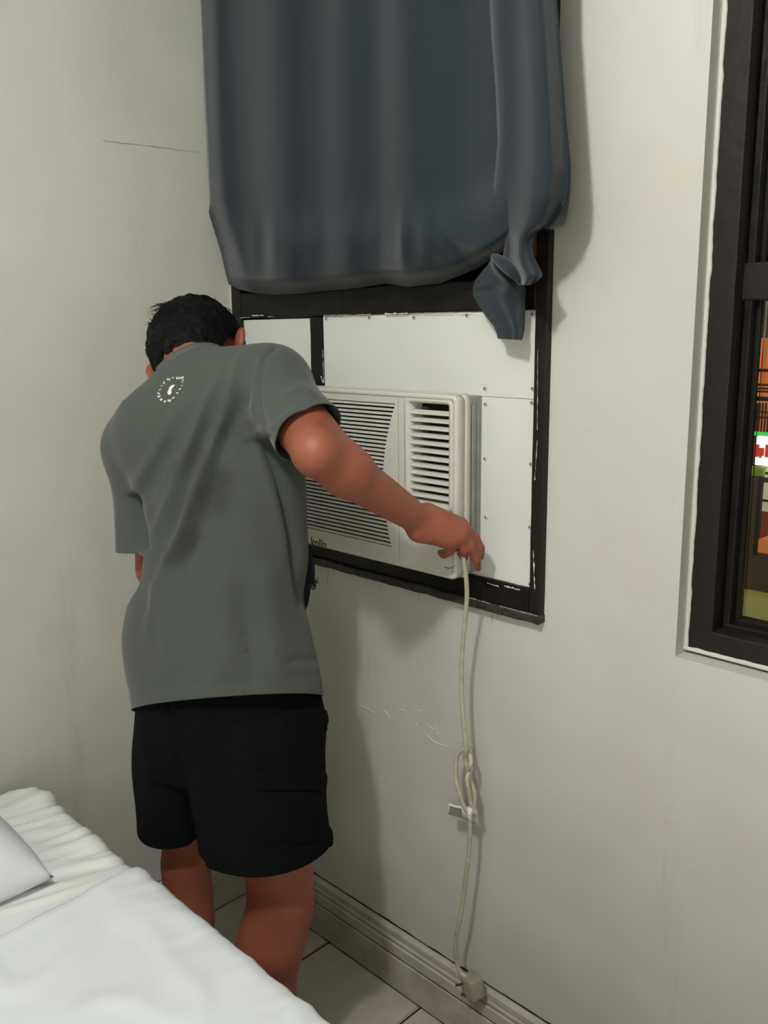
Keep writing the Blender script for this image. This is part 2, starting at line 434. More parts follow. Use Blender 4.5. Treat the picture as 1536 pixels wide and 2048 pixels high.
# hairline crack on the left wall, bubbled paint on the right wall
def ridge(name, pts, wd, ht, m, parent, nrm=Vector((0, -1, 0))):
    P = catmull(pts, 7); bm = bmesh.new(); prev = None; n = len(P)
    for i, p in enumerate(P):
        t = (P[min(i+1, n-1)]-P[max(i-1, 0)]).normalized(); s_ = t.cross(nrm).normalized(); tp = math.sin(math.pi*i/(n-1))**.5 if 0 < i < n-1 else .05
        wv = wd*(.5+.8*abs(mnoise.noise(p*60)))*tp
        c = [bm.verts.new(p-s_*wv-nrm*.0004), bm.verts.new(p-s_*wv*.3+nrm*ht*tp), bm.verts.new(p+s_*wv*.5+nrm*ht*.6*tp), bm.verts.new(p+s_*wv-nrm*.0004)]
        if prev:
            for k in range(3): bm.faces.new((prev[k], prev[k+1], c[k+1], c[k]))
        prev = c
    return bm_obj(name, bm, m, parent, True)
def wall_pts(L): return [on(1, 0, *p) for p in L]
for L in ([(716, 1398), (722, 1411), (735, 1418), (748, 1426), (758, 1430)], [(758, 1424), (768, 1422), (775, 1429), (780, 1437)], [(795, 1418), (802, 1421), (808, 1422), (814, 1428)],
          [(848, 1464), (860, 1476), (870, 1485), (885, 1490), (902, 1495)], [(874, 1447), (873, 1460), (877, 1471)], [(915, 1481), (925, 1483), (938, 1489), (948, 1496)], [(853, 1449), (862, 1455), (870, 1460)],
          [(830, 1420), (837, 1422), (842, 1423)], [(834, 1444), (835, 1452), (838, 1458)]):
    ridge('paint_bubble', wall_pts(L), .0032, .0022, M_WALL, wr)
M_STAIN = mat('rust_stain', (88, 80, 60), .9)
for L in ([(657, 1137), (656, 1150), (655, 1172)], [(994, 1221), (996, 1230), (996, 1238)], [(984, 1222), (985, 1232), (984, 1248)], [(837, 1181), (838, 1190), (838, 1200)], [(665, 1140), (667, 1146)], [(762, 1168), (760, 1176)]):
    ridge('paint_drip', wall_pts(L), .0012, .0006, M_STAIN, wr)
def crack(pts, wd, parent):
    P = catmull(pts, 10); bm = bmesh.new(); prev = None
    for i, p in enumerate(P):
        p = p+Vector((.0006, 0, .0015*mnoise.noise(p*70))); h = wd*max(.15, .6+mnoise.noise(p*35))
        c = [bm.verts.new(p+Vector((0, 0, -h))), bm.verts.new(p+Vector((.0003, 0, 0))), bm.verts.new(p+Vector((0, 0, h)))]
        if prev: bm.faces.new((prev[0], prev[1], c[1], c[0])); bm.faces.new((prev[1], prev[2], c[2], c[1]))
        prev = c
    return bm_obj('crack', bm, mat('crack_shade', (128, 124, 108), .9), parent)
crack([on(0, 0, *p) for p in [(205, 281), (260, 288), (300, 292), (350, 299), (402, 305)]], .0005, wl)

# ------------------------------------------------------------------ window that holds the air conditioner
win1 = struct(empty('window_1', (W1[0], 0, W1[2])))
def w1(o): return keep(o, win1)
def rough_bar(name, x0, x1, y0, y1, z0, z1, m, bev=.003, amp=.0010, cuts=26):
    bm = bmesh.new(); bx(bm, x0, x1, y0, y1, z0, z1, bev)
    long = max(x1-x0, z1-z0); ax = 0 if x1-x0 >= z1-z0 else 2
    for i in range(1, cuts):
        c = (x0, 0, z0)[ax]+long*i/cuts; pl = [0, 0, 0]; pl[ax] = c; nn = [0, 0, 0]; nn[ax] = 1
        bmesh.ops.bisect_plane(bm, geom=bm.verts[:]+bm.edges[:]+bm.faces[:], plane_co=pl, plane_no=nn)
    for v in bm.verts:
        n = mnoise.noise_vector(v.co*28); v.co += Vector((n.x, n.y*.6, n.z))*amp
    return bm_obj(name, bm, m)
w1(rough_bar('jamb', .907, .934, -.012, .08, .976, 2.30, M_DARKWOOD))
w1(rough_bar('jamb', .023, .058, -.012, .08, .976, 2.30, M_DARKWOOD))
w1(rough_bar('rail', .058, .907, -.010, .08, 1.531, 1.588, M_BLACKWOOD))
w1(rough_bar('rail', .058, .907, -.010, .08, 2.26, 2.30, M_DARKWOOD))
w1(rough_bar('mullion', .303, .347, -.006, .05, 1.372, 1.530, M_BLACKWOOD))
w1(rough_bar('mullion', .470, .505, .012, .05, 1.588, 2.26, M_DARKWOOD))
w1(rough_bar('sill', .058, .907, -.012, .08, .990, 1.036, M_BLACKWOOD, .003, .0016))
w1(rough_bar('sill_ledge', .023, .936, -.021, .02, .974, .991, M_LEDGE, .003, .0022, 60))
w1(box('pane', .058, .907, .030, .036, 1.588, 2.26, M_GLASS))
w1(rough_bar('red_strip', .880, .9065, -.020, .01, 1.60, 1.72, M_RED))
# plywood panels with screws
def panel(x0, x1, z0, z1, screws, y=-.004):
    bm = bmesh.new(); bx(bm, x0, x1, y, .012, z0, z1, .0015)
    p = w1(bm_obj('plywood_panel', bm, M_PANEL)); 
    for px, py in screws:
        c = on(1, y-.001, px, py); bm = bmesh.new()
        bmesh.ops.create_cone(bm, segments=16, radius1=.0048, radius2=.0036, depth=.0026, cap_ends=True, matrix=Matrix.Translation((c.x, y-.0011, c.z))@Matrix.Rotation(math.pi/2, 4, 'X'))
        s_ = bm_obj('screw', bm, M_SCREW, None); s_.parent = p; s_.matrix_parent_inverse = Matrix.Identity(4)
        s_.data.materials.append(M_SLOT)
        bm = bmesh.new(); bm.from_mesh(s_.data)
        bx(bm, c.x-.0022, c.x+.0022, y-.0032, y-.0020, c.z-.0006, c.z+.0006); bx(bm, c.x-.0006, c.x+.0006, y-.0032, y-.0020, c.z-.0022, c.z+.0022)
        for f in bm.faces:
            if f.calc_center_median().y < y-.0026 and f.calc_area() < 1.2e-5 and len(f.verts) == 4: f.material_index = 1
        bm.to_mesh(s_.data); bm.free()
    return p
panel(.058, .303, 1.372, 1.527, [])
panel(.347, .9065, 1.3780, 1.531, [(653, 637), (739, 635), (828, 635), (934, 631), (1065, 628), (970, 777), (1065, 777)], -.0045)
panel(.700, .9065, 1.034, 1.3775, [(971, 808), (1064, 805), (970, 917), (1062, 928), (972, 1034), (1060, 1054), (1060, 1168)], -.004)
panel(.058, .200, 1.034, 1.372, [])
# white paint smears over the dark paint
def smear(pts, parent, y, amp=.0016, seed=0):
    n = len(pts); bm = bmesh.new(); vs = []
    for i, (x, z) in enumerate(pts): vs.append(bm.verts.new((x+amp*mnoise.noise(Vector((x*90, z*90, seed))), y-.0006, z+amp*mnoise.noise(Vector((x*80, z*80, seed+9))))))
    f = bm.faces.new(vs); bmesh.ops.triangulate(bm, faces=[f])
    r = bmesh.ops.extrude_face_region(bm, geom=bm.faces[:]); bmesh.ops.translate(bm, verts=[v for v in r['geom'] if isinstance(v, bmesh.types.BMVert)], vec=(0, -.0006, 0))
    return keep(bm_obj('paint_smear', bm, M_SMEAR), parent)
def strip_smear(px0, px1, py0, py1, th, y, n, seed):
    A = on(1, y, px0, py0); B = on(1, y, px1, py1); up = []; dn = []
    for i in range(n+1):
        t = i/n; p = A.lerp(B, t); a = .5+1.4*mnoise.noise(Vector((t*n*.6, seed, .2))); b = .5+1.4*mnoise.noise(Vector((t*n*.7, seed+3, .8)))
        up.append((p.x, p.z+th*max(.05, a))); dn.append((p.x, p.z-th*max(.05, b)*.5))
    smear(up+dn[::-1], win1, y, 0, seed)
strip_smear(505, 527, 632, 631, .0022, -.0105, 10, 1)
strip_smear(536, 548, 634, 633, .0012, -.0105, 6, 2)
strip_smear(478, 500, 636, 635, .0010, -.0105, 8, 3)
strip_smear(648, 742, 631, 629, .0013, -.0105, 26, 4)
strip_smear(770, 815, 628, 627, .0024, -.0105, 16, 5)
strip_smear(815, 945, 627, 625, .0010, -.0105, 30, 6)
strip_smear(975, 998, 1166, 1173, .0020, -.0125, 12, 7)
strip_smear(1009, 1040, 1172, 1180, .0026, -.0125, 14, 8)
strip_smear(880, 905, 1195, 1200, .0009, -.0125, 10, 10)
strip_smear(935, 980, 1194, 1207, .0010, -.0215, 18, 11)
strip_smear(1000, 1075, 1212, 1232, .0010, -.0215, 26, 12)
for (px0, py0, px1, py1, th, sd) in ((1067, 1100, 1070, 1178, .002, 1), (1075, 880, 1070, 960, .0013, 2), (1076, 700, 1075, 860, .0010, 3), (646, 700, 648, 765, .0013, 4), (642, 752, 647, 766, .0035, 5)):
    y = -.0125 if px0 > 1000 else -.0067; A = on(1, y, px0, py0); B = on(1, y, px1, py1); L_, R_ = [], []
    for i in range(19):
        t = i/18; p = A.lerp(B, t); a = .4+1.5*mnoise.noise(Vector((t*9, sd, 1.2)))
        L_.append((p.x-th*max(.1, a)*.5, p.z)); R_.append((p.x+th*max(.1, a), p.z))
    smear(L_+R_[::-1], win1, y, 0, sd)

# ------------------------------------------------------------------ second window (right edge of the picture)
win2 = struct(empty('window_2', (W2[0], .03, W2[2])))
def w2(o): return keep(o, win2)
X0, X1, Z0, Z1 = W2
w2(rough_bar('jamb', X0+.0025, 1.235, .03, .115, Z0+.012, Z1, M_DARKWOOD, .002, .0006, 40))
w2(rough_bar('jamb', X1-.045, X1, .03, .115, Z0, Z1, M_DARKWOOD))
w2(rough_bar('rail', X0+.0025, X1, .03, .115, .985, 1.021, M_DARKWOOD, .003, .0008, 40))
w2(rough_bar('rail', X0+.0025, X1, .03, .115, Z1-.045, Z1, M_DARKWOOD))
w2(rough_bar('sash_rail', 1.218, X1-.04, .058, .10, 1.537, 1.592, M_DARKWOOD, .003, .0005))
w2(box('sash_stile', 1.237, 1.249, .060, .088, 1.015, Z1-.04, M_BLACKWOOD, None, .002))
w2(box('sash_rail', 1.238, X1-.04, .058, .10, 1.018, 1.030, M_BLACKWOOD, None, .002))
w2(box('inner_stile', 1.249, 1.256, .078, .088, 1.03, Z1-.04, M_BLACKWOOD, None, .001))
w2(box('inner_rail', 1.254, X1-.04, .074, .10, 1.028, 1.036, M_BLACKWOOD, None, .001))
w2(box('pane', 1.258, X1-.04, .088, .092, 1.032, 1.54, M_GLASS))
w2(box('pane', 1.235, X1-.04, .092, .096, 1.59, Z1-.04, M_GLASS))
def caulk(axis):
    bm = bmesh.new(); prev = None; n = 220
    for i in range(n+1):
        t = i/n; a = mnoise.noise(Vector((t*26, 2, axis)))+.8*mnoise.noise(Vector((t*75, 4, axis))); wd = .0020+.0010*a
        if axis == 0: z = .985+t*(Z1-.985); C = Vector((X0+.003, .0285, z)); s_ = Vector((1, 0, 0))
        else: x = X0+t*(X1-X0); C = Vector((x, .0285, .9835)); s_ = Vector((0, 0, 1))
        c = [bm.verts.new(C-s_*.003), bm.verts.new(C+Vector((0, -.0025, 0))), bm.verts.new(C+s_*wd*1.6+Vector((0, -.0008, 0))), bm.verts.new(C+s_*wd*1.9+Vector((0, .002, 0)))]
        if prev:
            for k in range(3): bm.faces.new((prev[k], prev[k+1], c[k+1], c[k]))
        prev = c
    return w2(bm_obj('caulk', bm, M_SMEAR, None, True))
caulk(0); caulk(1)

# ------------------------------------------------------------------ air conditioner
ac = tag(empty('air_conditioner', (.49, -.04, 1.04)), 'aged white window air conditioner set in the white plywood panel, slatted grille and louvred vent', 'air conditioner')
def A(o): return keep(o, ac)
AX0, AX1, AZ0, AZ1, AF = .195, .790, 1.041, 1.384, -.078
VX0, VX1, VZ0, VZ1 = .672, .771, 1.180, 1.370      # vent opening
GX0, GZ0, GZ1 = .225, 1.078, 1.362                 # grille opening
def gx1(z):                                        # curved right end of the grille
    t = (z-1.215)/.145; return .600+.030*t*t+.005*t
def ac_front():
    bm = bmesh.new(); yb = -.040
    # front skin built as strips around the two openings
    y = AF; e = .006
    def quad(x0, x1, z0, z1): bx(bm, x0, x1, y, y+.006, z0, z1)
    quad(AX0+e, AX1-e, GZ1, AZ1-e) if False else None
    rows = 40; zs = np.linspace(GZ0, GZ1, rows+1)
    quad(AX0+e, GX0, GZ0, GZ1)
    for i in range(rows):      # curved divider between grille and vent
        z0, z1 = zs[i], zs[i+1]
        for (ya, yb_) in ((y, y+.006),):
            v = [bm.verts.new(p) for p in ((gx1(z0), ya, z0), (VX0-.012, ya, z0), (VX0-.012, ya, z1), (gx1(z1), ya, z1))]
            q = [bm.verts.new((c.co.x, yb_, c.co.z)) for c in v]
            bm.faces.new(v); bm.faces.new(q[::-1]); bm.faces.new((v[0], v[3], q[3], q[0]))
    quad(AX0+e, VX0-.012, AZ0+e, GZ0); quad(AX0+e, VX0-.012, GZ1, AZ1-e)
    quad(VX0-.0115, AX1-e, AZ0+e, VZ0-.010); quad(VX0-.0115, AX1-e, VZ1+.003, AZ1-e)
    quad(VX1+.009, AX1-e, VZ0-.010, VZ1+.003); quad(VX0-.0115, VX0-.008, VZ0-.01, VZ1+.003)
    return A(bm_obj('front_panel', bm, M_PLASTIC))
ac_front()
def shell_rim(name, y0, y1, inset, m, th=.008, r=.016):     # rounded rectangular rim, open in the middle
    bm = bmesh.new(); out = []; x0, x1, z0, z1 = AX0+inset, AX1-inset, AZ0+inset, AZ1-inset
    def loop(off, y):
        L = []
        for cx, cz, a0 in ((x1-r, z1-r, 0), (x0+r, z1-r, 90), (x0+r, z0+r, 180), (x1-r, z0+r, 270)):
            for k in range(6):
                a = math.radians(a0+18*k); L.append(bm.verts.new((cx+(r-off)*math.cos(a), y, cz+(r-off)*math.sin(a))))
        return L
    f = .004
    Ls = [loop(th, y0), loop(f, y0), loop(f*.3, y0+f*.3), loop(0, y0+f), loop(0, y1), loop(th, y1)]
    for a, b in zip(Ls, Ls[1:]+[Ls[0]]):
        n = len(a)
        for k in range(n): bm.faces.new((a[k], a[(k+1) % n], b[(k+1) % n], b[k]))
    return A(bm_obj(name, bm, m, None, True))
o = shell_rim('bezel', AF-.0006, -.056, 0.0, M_PLASTIC, .009, .014)
o = shell_rim('bezel', -.0555, -.041, -.0012, M_PLASTIC, .011, .014)
# metal case behind the bezel with a pressed rib, grille cavity
A(box('metal_case', AX0+.004, AX1-.003, -.042, .10, AZ0+.006, AZ1-.004, M_CASE, None, .003))
bm = bmesh.new()
bx(bm, AX1-.004, AX1-.0005, -.034, -.026, AZ0+.03, AZ1-.02, .0015); bx(bm, AX1-.004, AX1-.001, -.018, -.013, AZ0+.02, AZ1-.012, .0015)
A(bm_obj('pressed_rib', bm, M_CASE, None, True))
A(box('grille_filter', GX0-.004, .655, AF+.018, AF+.022, GZ0-.004, GZ1+.004, M_INSIDE))
NS = 35
for i in range(NS):
    z = GZ0+(i+.5)*(GZ1-GZ0)/NS; hh = (GZ1-GZ0)/NS*.27; xr = gx1(z)+.001
    bm = bmesh.new(); prof = [(AF+.0005, z-hh), (AF+.0005, z+hh*.85), (AF+.002, z+hh), (AF+.006, z+hh), (AF+.006, z-hh+.0004)]
    a = [bm.verts.new((GX0-.001, p, q)) for p, q in prof]; b = [bm.verts.new((xr, p, q)) for p, q in prof]
    for k in range(5): bm.faces.new((a[k], a[(k+1) % 5], b[(k+1) % 5], b[k]))
    bm.faces.new(a); bm.faces.new(b[::-1]); A(bm_obj('grille_slat', bm, M_PLASTIC))
# vent: raised frame, funnel walls, louvers
def vent():
    bm = bmesh.new(); r = .010
    def loop(x0, x1, z0, z1, y, r):
        L = []
        for cx, cz, a0 in ((x1-r, z1-r, 0), (x0+r, z1-r, 90), (x0+r, z0+r, 180), (x1-r, z0+r, 270)):
            for k in range(6):
                a = math.radians(a0+18*k); L.append(bm.verts.new((cx+r*math.cos(a), y, cz+r*math.sin(a))))
        return L
    Ls = [loop(VX0-.0125, VX1+.0105, VZ0-.011, VZ1+.0040, AF+.001, .010), loop(VX0-.0115, VX1+.0095, VZ0-.010, VZ1+.0035, AF-.0022, .010), loop(VX0-.005, VX1+.005, VZ0-.005, VZ1+.001, AF-.0028, .008), loop(VX0, VX1, VZ0, VZ1-.003, AF, .004), loop(VX0+.002, VX1-.002, VZ0+.002, VZ1-.005, AF+.018, .004), loop(VX0+.004, VX1-.004, VZ0+.004, VZ1-.007, AF+.033, .004)]
    for a, b in zip(Ls, Ls[1:]):
        n = len(a)
        for k in range(n): bm.faces.new((a[k], a[(k+1) % n], b[(k+1) % n], b[k]))
    return A(bm_obj('vent_frame', bm, M_PLASTIC, None, True))
vent()
A(box('vent_cavity', VX0-.004, VX1+.004, AF+.0325, AF+.0345, VZ0-.006, VZ1+.001, M_INSIDE))
A(box('vent_partition', VX0+.014, VX0+.020, AF+.020, AF+.032, VZ0+.006, VZ1-.012, mat('vent_grey', (96, 94, 86), .7)))
NL = 12
for i in range(NL):
    z = VZ0+.0120+i*(VZ1-.021-VZ0-.0120)/(NL-1); bm = bmesh.new()
    prof = [(AF+.002, z-.0036), (AF+.0008, z-.0028), (AF+.0012, z-.0016), (AF+.0125, z+.0042), (AF+.0133, z+.0030), (AF+.004, z-.0032)]
    xa, xb = VX0+.001, VX1-.001; n = len(prof)
    a = [bm.verts.new((xa+(.0 if k in (0, 1, 2, 5) else .004), p, q)) for k, (p, q) in enumerate(prof)]; b = [bm.verts.new((xb, p, q)) for p, q in prof]
    for k in range(n): bm.faces.new((a[k], a[(k+1) % n], b[(k+1) % n], b[k]))
    bm.faces.new(a); bm.faces.new(b[::-1]); A(bm_obj('louver', bm, M_LOUVER))
# seam between grille and vent halves, access cover outline and cracks
bm = bmesh.new(); bx(bm, VX0-.0290, VX0-.0282, AF-.0004, AF+.0002, AZ0+.004, AZ1-.004); A(bm_obj('panel_seam', bm, mat('seam_shade', (150, 145, 128), .7)))
def thin_line(pts, y, wdt, name='mark', m=M_INK):
    bm = bmesh.new(); tube(bm, [Vector((x, y, z)) for x, z in pts], wdt, 5); return A(bm_obj(name, bm, m))
cv = [on(1, AF-.001, *p) for p in [(889, 1134), (897, 1137), (905, 1135), (912, 1131)]]
thin_line([(min(p.x, AX1-.004), p.z) for p in cv], AF-.0008, .0006, 'cover_seam')
# maker lettering on the grille foot
def letters(txt, size, loc, m, parent, rot=(math.pi/2, 0, 0)):
    cu = bpy.data.curves.new('lettering', 'FONT'); cu.body = txt; cu.size = size; cu.extrude = .0003; cu.offset = .00012; cu.space_character = 1.05
    t = bpy.data.objects.new('lettering', cu); COL.objects.link(t); t.location = loc; t.rotation_euler = rot
    bpy.context.view_layer.update(); dg = bpy.context.evaluated_depsgraph_get(); me = bpy.data.meshes.new_from_object(t.evaluated_get(dg))
    me.transform(t.matrix_world); bpy.data.objects.remove(t); me.materials.clear(); me.materials.append(m)
    o = bpy.data.objects.new('lettering', me); COL.objects.link(o); return keep(o, parent)
lt = letters('kolín', .0185, (0, 0, 0), M_INK, ac)
p0, p1 = on(1, AF, 623, 1092), on(1, AF, 653, 1098); xs_ = [v.co.x for v in lt.data.vertices]; k_ = (p1.x-p0.x)/(max(xs_)-min(xs_))
for v in lt.data.vertices: v.co = Vector((p0.x+(v.co.x-min(xs_))*k_, AF-.0006+v.co.y, (p0.z+p1.z)/2+v.co.z*k_*1.15))

# ------------------------------------------------------------------ curtain
curtain = tag(empty('curtain', (.5, -.09, 2.3)), 'slate blue cloth curtain bunched up over the top of the air conditioner window', 'curtain')
def grid_cloth(name, rows, cols, fn, m, th=.0012):
    V = [fn(u/(cols-1), v/(rows-1)) for v in range(rows) for u in range(cols)]
    F = [(r*cols+c, r*cols+c+1, (r+1)*cols+c+1, (r+1)*cols+c) for r in range(rows-1) for c in range(cols-1)]
    o = mesh_obj(name, V, F, m, None, True); s_ = o.modifiers.new('thickness', 'SOLIDIFY'); s_.thickness = th; s_.offset = 0; s_.use_rim = False
    return keep(o, curtain)
LY = [-420, 0, 100, 200, 300, 400, 430, 500, 560, 600]; LX = [385, 393, 396, 398, 403, 410, 419, 441, 455, 470]
BX = [440, 470, 500, 535, 600, 634, 700, 735, 760, 806, 868, 938, 980, 1012, 1030]; BY = [560, 578, 586, 589, 586, 582, 576, 571, 567, 573, 566, 537, 509, 483, 476]
def g(x, c, w_): return math.exp(-((x-c)/w_)**2)
def sm(t): t = max(0, min(1, t)); return t*t*(3-2*t)
def main_cloth(u, v):
    # v: 0 at the top (above the picture) to 1 at the tucked lower edge
    px0 = 455+u*(1012-455)
    yb = interp(px0, BX, BY)
    py = -420+(yb+420)*min(1, v*1.0)
    xl = interp(py, LY, LX); xr = 1030
    px = xl+(xr-xl)*u
    # depth of the cloth in front of the wall: broad vertical folds that tighten towards the lower edge
    q = px; s_ = (py-250)/300
    d = .095
    CA = .72
    d += CA*(.026*g(q, 562+8*s_, 40)-.026*g(q, 475+20*s_, 42)-.012*g(q, 640, 30)+.014*g(q, 690, 45)-.016*g(q, 745, 32)+.024*g(q, 812+8*s_, 36)-.026*g(q, 930, 55)-.006*g(q, 605, 16))
    b = sm((py-(yb-190))/190)
    d += .030*math.sin(min(1, b)*math.pi)**1.2*.7
    d += b*(1-b)*4*(.005*g(q, 548, 11)-.005*g(q, 528, 12)+.003*g(q, 508, 9)+.010*g(q, 805-.02*(py-500), 9)-.007*g(q, 826, 16)+.003*g(q, 620, 18)-.003*g(q, 655, 16)+.003*g(q, 700, 16)-.003*g(q, 722, 14)-.004*g(q, 765, 14)+.004*g(q, 850, 12))
    if b > 0: d += .008*b*g(q-(py-500)*1.0, 880, 26)-.008*b*g(q-(py-500)*1.0, 915, 22)
    # diagonal pull towards the knot on the right
    d += .012*sm((py-380)/100)*g(py-(505-.35*(990-q)), 0, 18)*sm((q-860)/80)
    tb = sm((py-(yb-34))/34)
    d = d*(1-tb)+.022*tb
    d -= .050*(1-sm(u/.07))*(1-tb)
    if u < .06: d += .0
    d = max(d, .012)
    P = on(1, -d, px, py); P.x = max(P.x, .004+.002*v)
    return P
grid_cloth('drape', 110, 120, main_cloth, M_CURT)
SY = [-420, 0, 76, 178, 280, 340, 400, 445, 465, 490, 515, 535, 552, 570]
SL = [972, 980, 984, 992, 996, 991, 985, 992, 1003, 1010, 1006, 1010, 1020, 1038]
SR = [1105, 1114, 1120, 1128, 1135, 1138, 1132, 1100, 1068, 1060, 1068, 1078, 1086, 1058]
SR = [1105, 1114, 1120, 1128, 1135, 1139, 1134, 1108, 1072, 1063, 1068, 1078, 1087, 1062]
def side_cloth(u, v):
    py = -420+990*v; l = interp(py, SY, SL); r = interp(py, SY, SR)
    px = l+(r-l)*u
    d = .092+.050*min(1, math.sin(u*math.pi*.62)*1.15)**.6+.008*math.sin(u*9+v*3)
    lower = sm((py-390)/110)
    d -= .030*lower; d += .004*math.sin(u*7+py*.03)*lower
    d -= .035*sm((u-.72)/.28)*(1-lower)
    d += .006*g(py-430-40*u, 0, 16)*sm((u-.4)/.3)
    return on(1, -d, px, py)
grid_cloth('side_fold', 130, 40, side_cloth, M_CURT)
RYs = [-420, 0, 200, 330, 380, 400, 430, 448, 458]; RL = [1060, 1075, 1085, 1080, 1072, 1068, 1074, 1082, 1092]; RR = [1100, 1108, 1128, 1141, 1140, 1138, 1134, 1128, 1108]
def rear_cloth(u, v):
    py = -420+878*v; l = interp(py, RYs, RL); r = interp(py, RYs, RR); px = l+(r-l)*u
    d = .062+.020*math.sin(u*math.pi)+.03*(1-u); d += .010*math.sin(sm((py-360)/98)*math.pi); d -= .03*sm((py-430)/28)
    return on(1, -d, px, py)
grid_cloth('rear_fold', 90, 20, rear_cloth, M_CURT)
# twisted curl and hemmed tail
def curl(u, v):
    C = catmull([at_ for at_ in (on(1, -.088, 985, 511), on(1, -.098, 1003, 524), on(1, -.105, 1024, 543), on(1, -.100, 1040, 562))], 10)
    k = v*(len(C)-1); i = min(int(k), len(C)-2); c = C[i].lerp(C[i+1], k-i); r = .011*math.sin(math.pi*(.12+.8*v))
    a = u*math.pi*1.5-.6; s_ = Vector((.6, 0, .8)); return c+s_*r*math.cos(a)*.9+Vector((0, -1, 0))*r*math.sin(a)
grid_cloth('curl', 30, 16, curl, M_CURT)
TY = [512, 530, 545, 562, 575, 592, 610, 632, 652, 664, 677]
TL = [984, 976, 963, 950, 946, 947, 957, 972, 988, 993, 996]
TR = [1000, 1022, 1038, 1048, 1051, 1051, 1050, 1050, 1049, 1047, 1043]
def tail(u, v):
    py = 512+165*v; l = interp(py, TY, TL); r = interp(py, TY, TR); px = l+(r-l)*u
    py2 = py+3*u*sm((v-.8)/.2)
    d = .060+.014*math.sin(u*math.pi)*(1-.4*v)-.010*v
    d += .010*g(u-(.15+.55*sm(v/.35)), 0, .10)*(1-sm((v-.35)/.2))     # crease from the knot
    d -= .012*g(v-.34-.10*(1-u), 0, .05)*sm((.75-u)/.3)               # pocket under the fold
    d += .008*g(u-(.55+.3*(v-.3)), 0, .12)*sm((v-.3)/.1)
    d -= .0012*g(v-.86-.02*u, 0, .012)
    d -= .020*sm((u-.78)/.22)
    return on(1, -d, px, py2)
grid_cloth('tail', 60, 36, tail, M_CURT)

# ------------------------------------------------------------------ bed, sheets, pillow
bed = tag(empty('bed', (.95, -1.05, 0)), 'low bed with a cream fitted sheet, its head against the left wall', 'bed')
BY0, BY1, BX0, BX1, BZ = -.591, -1.62, .022, 1.98, .545
def bed_top(x, y):
    n = mnoise.noise(Vector((x*3, y*3, 1)))*.006
    return BZ+n
def cloth_block(name, x0, x1, y0, y1, ztop, zbot, m, rx, fn, parent=None, nx=120, ny=90, over=None):
    """sheet lying on the bed: top surface that rolls over the edges and hangs down"""
    us = np.linspace(0, 1, nx); rr = .028
    xs = x0+(x1-x0)*us
    side = []
    L = abs(y1-y0)
    ss = list(np.linspace(-.16, 0, 12)[:-1])+list(np.linspace(0, L, ny))+list(np.linspace(L, L+.16, 8)[1:])
    V = []; F = []
    for s_ in ss:
        for x in xs:
            if s_ < 0: t = min(1, -s_/(rr*1.57)); a = t*math.pi/2; yy = y0+rr*math.sin(a)-rr*0; zz = ztop-rr*(1-math.cos(a))-max(0, -s_-rr*1.57)
            elif s_ > L: t = min(1, (s_-L)/(rr*1.57)); a = t*math.pi/2; yy = y1-rr*math.sin(a); zz = ztop-rr*(1-math.cos(a))-max(0, s_-L-rr*1.57)
            else: yy = y0-s_; zz = ztop
            dz, dn = fn(x, min(max(s_, 0), L), s_)
            if s_ < 0: V.append((x, yy+dn-rr, zz+dz))
            elif s_ > L: V.append((x, yy-dn+rr, zz+dz))
            else:
                yyy = yy-rr+(2*rr)*(s_/L); V.append((x, yyy+dn*max(0, 1-s_/.05), zz+dz))
    n = nx
    for r in range(len(ss)-1):
        for c in range(nx-1): F.append((r*n+c, r*n+c+1, (r+1)*n+c+1, (r+1)*n+c))
    o = mesh_obj(name, V, F, m, None, True); k = o.modifiers.new('thickness', 'SOLIDIFY'); k.thickness = .003; k.offset = -1
    return o
def wr_fit(x, s_, ss):
    # gathered wrinkles running out to the edge, strongest between pillow and edge
    e = math.exp(-s_/.16); q = x+.30*s_
    dz = .0045*e*(mnoise.noise(Vector((q*34, s_*4, 2)))+.6*mnoise.noise(Vector((q*70, s_*7, 5))))
    r1 = 1-abs(mnoise.noise(Vector((q*17, s_*3, 7)))); r2 = 1-abs(mnoise.noise(Vector((q*31+4, s_*5, 3))))
    lo_ = 1-sm((x-.44)/.05)
    dz = dz*lo_; e *= lo_
    dz += e*(.010*max(0, r1-.72)/.28+.006*max(0, r2-.75)/.25)-.004*e
    dz += .007*g(x, .125, .03)*math.exp(-(s_/.035)**2)-.006*sm((.12-x)/.12)
    dz += .010*math.exp(-((x-.335+.55*s_)/.012)**2)*e*.5
    dn = .004*mnoise.noise(Vector((x*30, 1, 9)))+.006*g(x, .10, .03)
    return dz, dn
def wr_top(x, s_, ss):
    dz = .0045*mnoise.noise(Vector((x*5+s_*4, s_*5-x*2, 4)))+.003*mnoise.noise(Vector((x*13-s_*6, s_*9, 8)))
    r1 = 1-abs(mnoise.noise(Vector((x*4.2-s_*6, s_*4+x*3, 2)))); dz += .0050*max(0, r1-.80)/.20-.001
    e = math.exp(-s_/.06); dz += .0028*e*mnoise.noise(Vector(((x+.4*s_)*48, s_*6, 3)))
    dz += .006*math.exp(-((x-.50-.35*s_)/.03)**2)*math.exp(-((s_-.10)/.10)**2)
    return dz, .004*mnoise.noise(Vector((x*24, 2, 9)))*math.exp(-s_/.1)
ms = cloth_block('fitted_sheet', BX0, BX1, BY0, BY1, BZ, 0, M_SHEET2, 0, wr_fit, nx=420, ny=120)
keep(ms, bed)
keep(box('mattress', BX0, BX1-.01, BY1+.03, BY0-.03, .30, BZ-.012, M_MATT, None, .03), bed)
keep(box('bed_base', BX0, BX1-.02, BY1+.05, BY0-.05, .14, .298, M_WOOD, None, .01), bed)
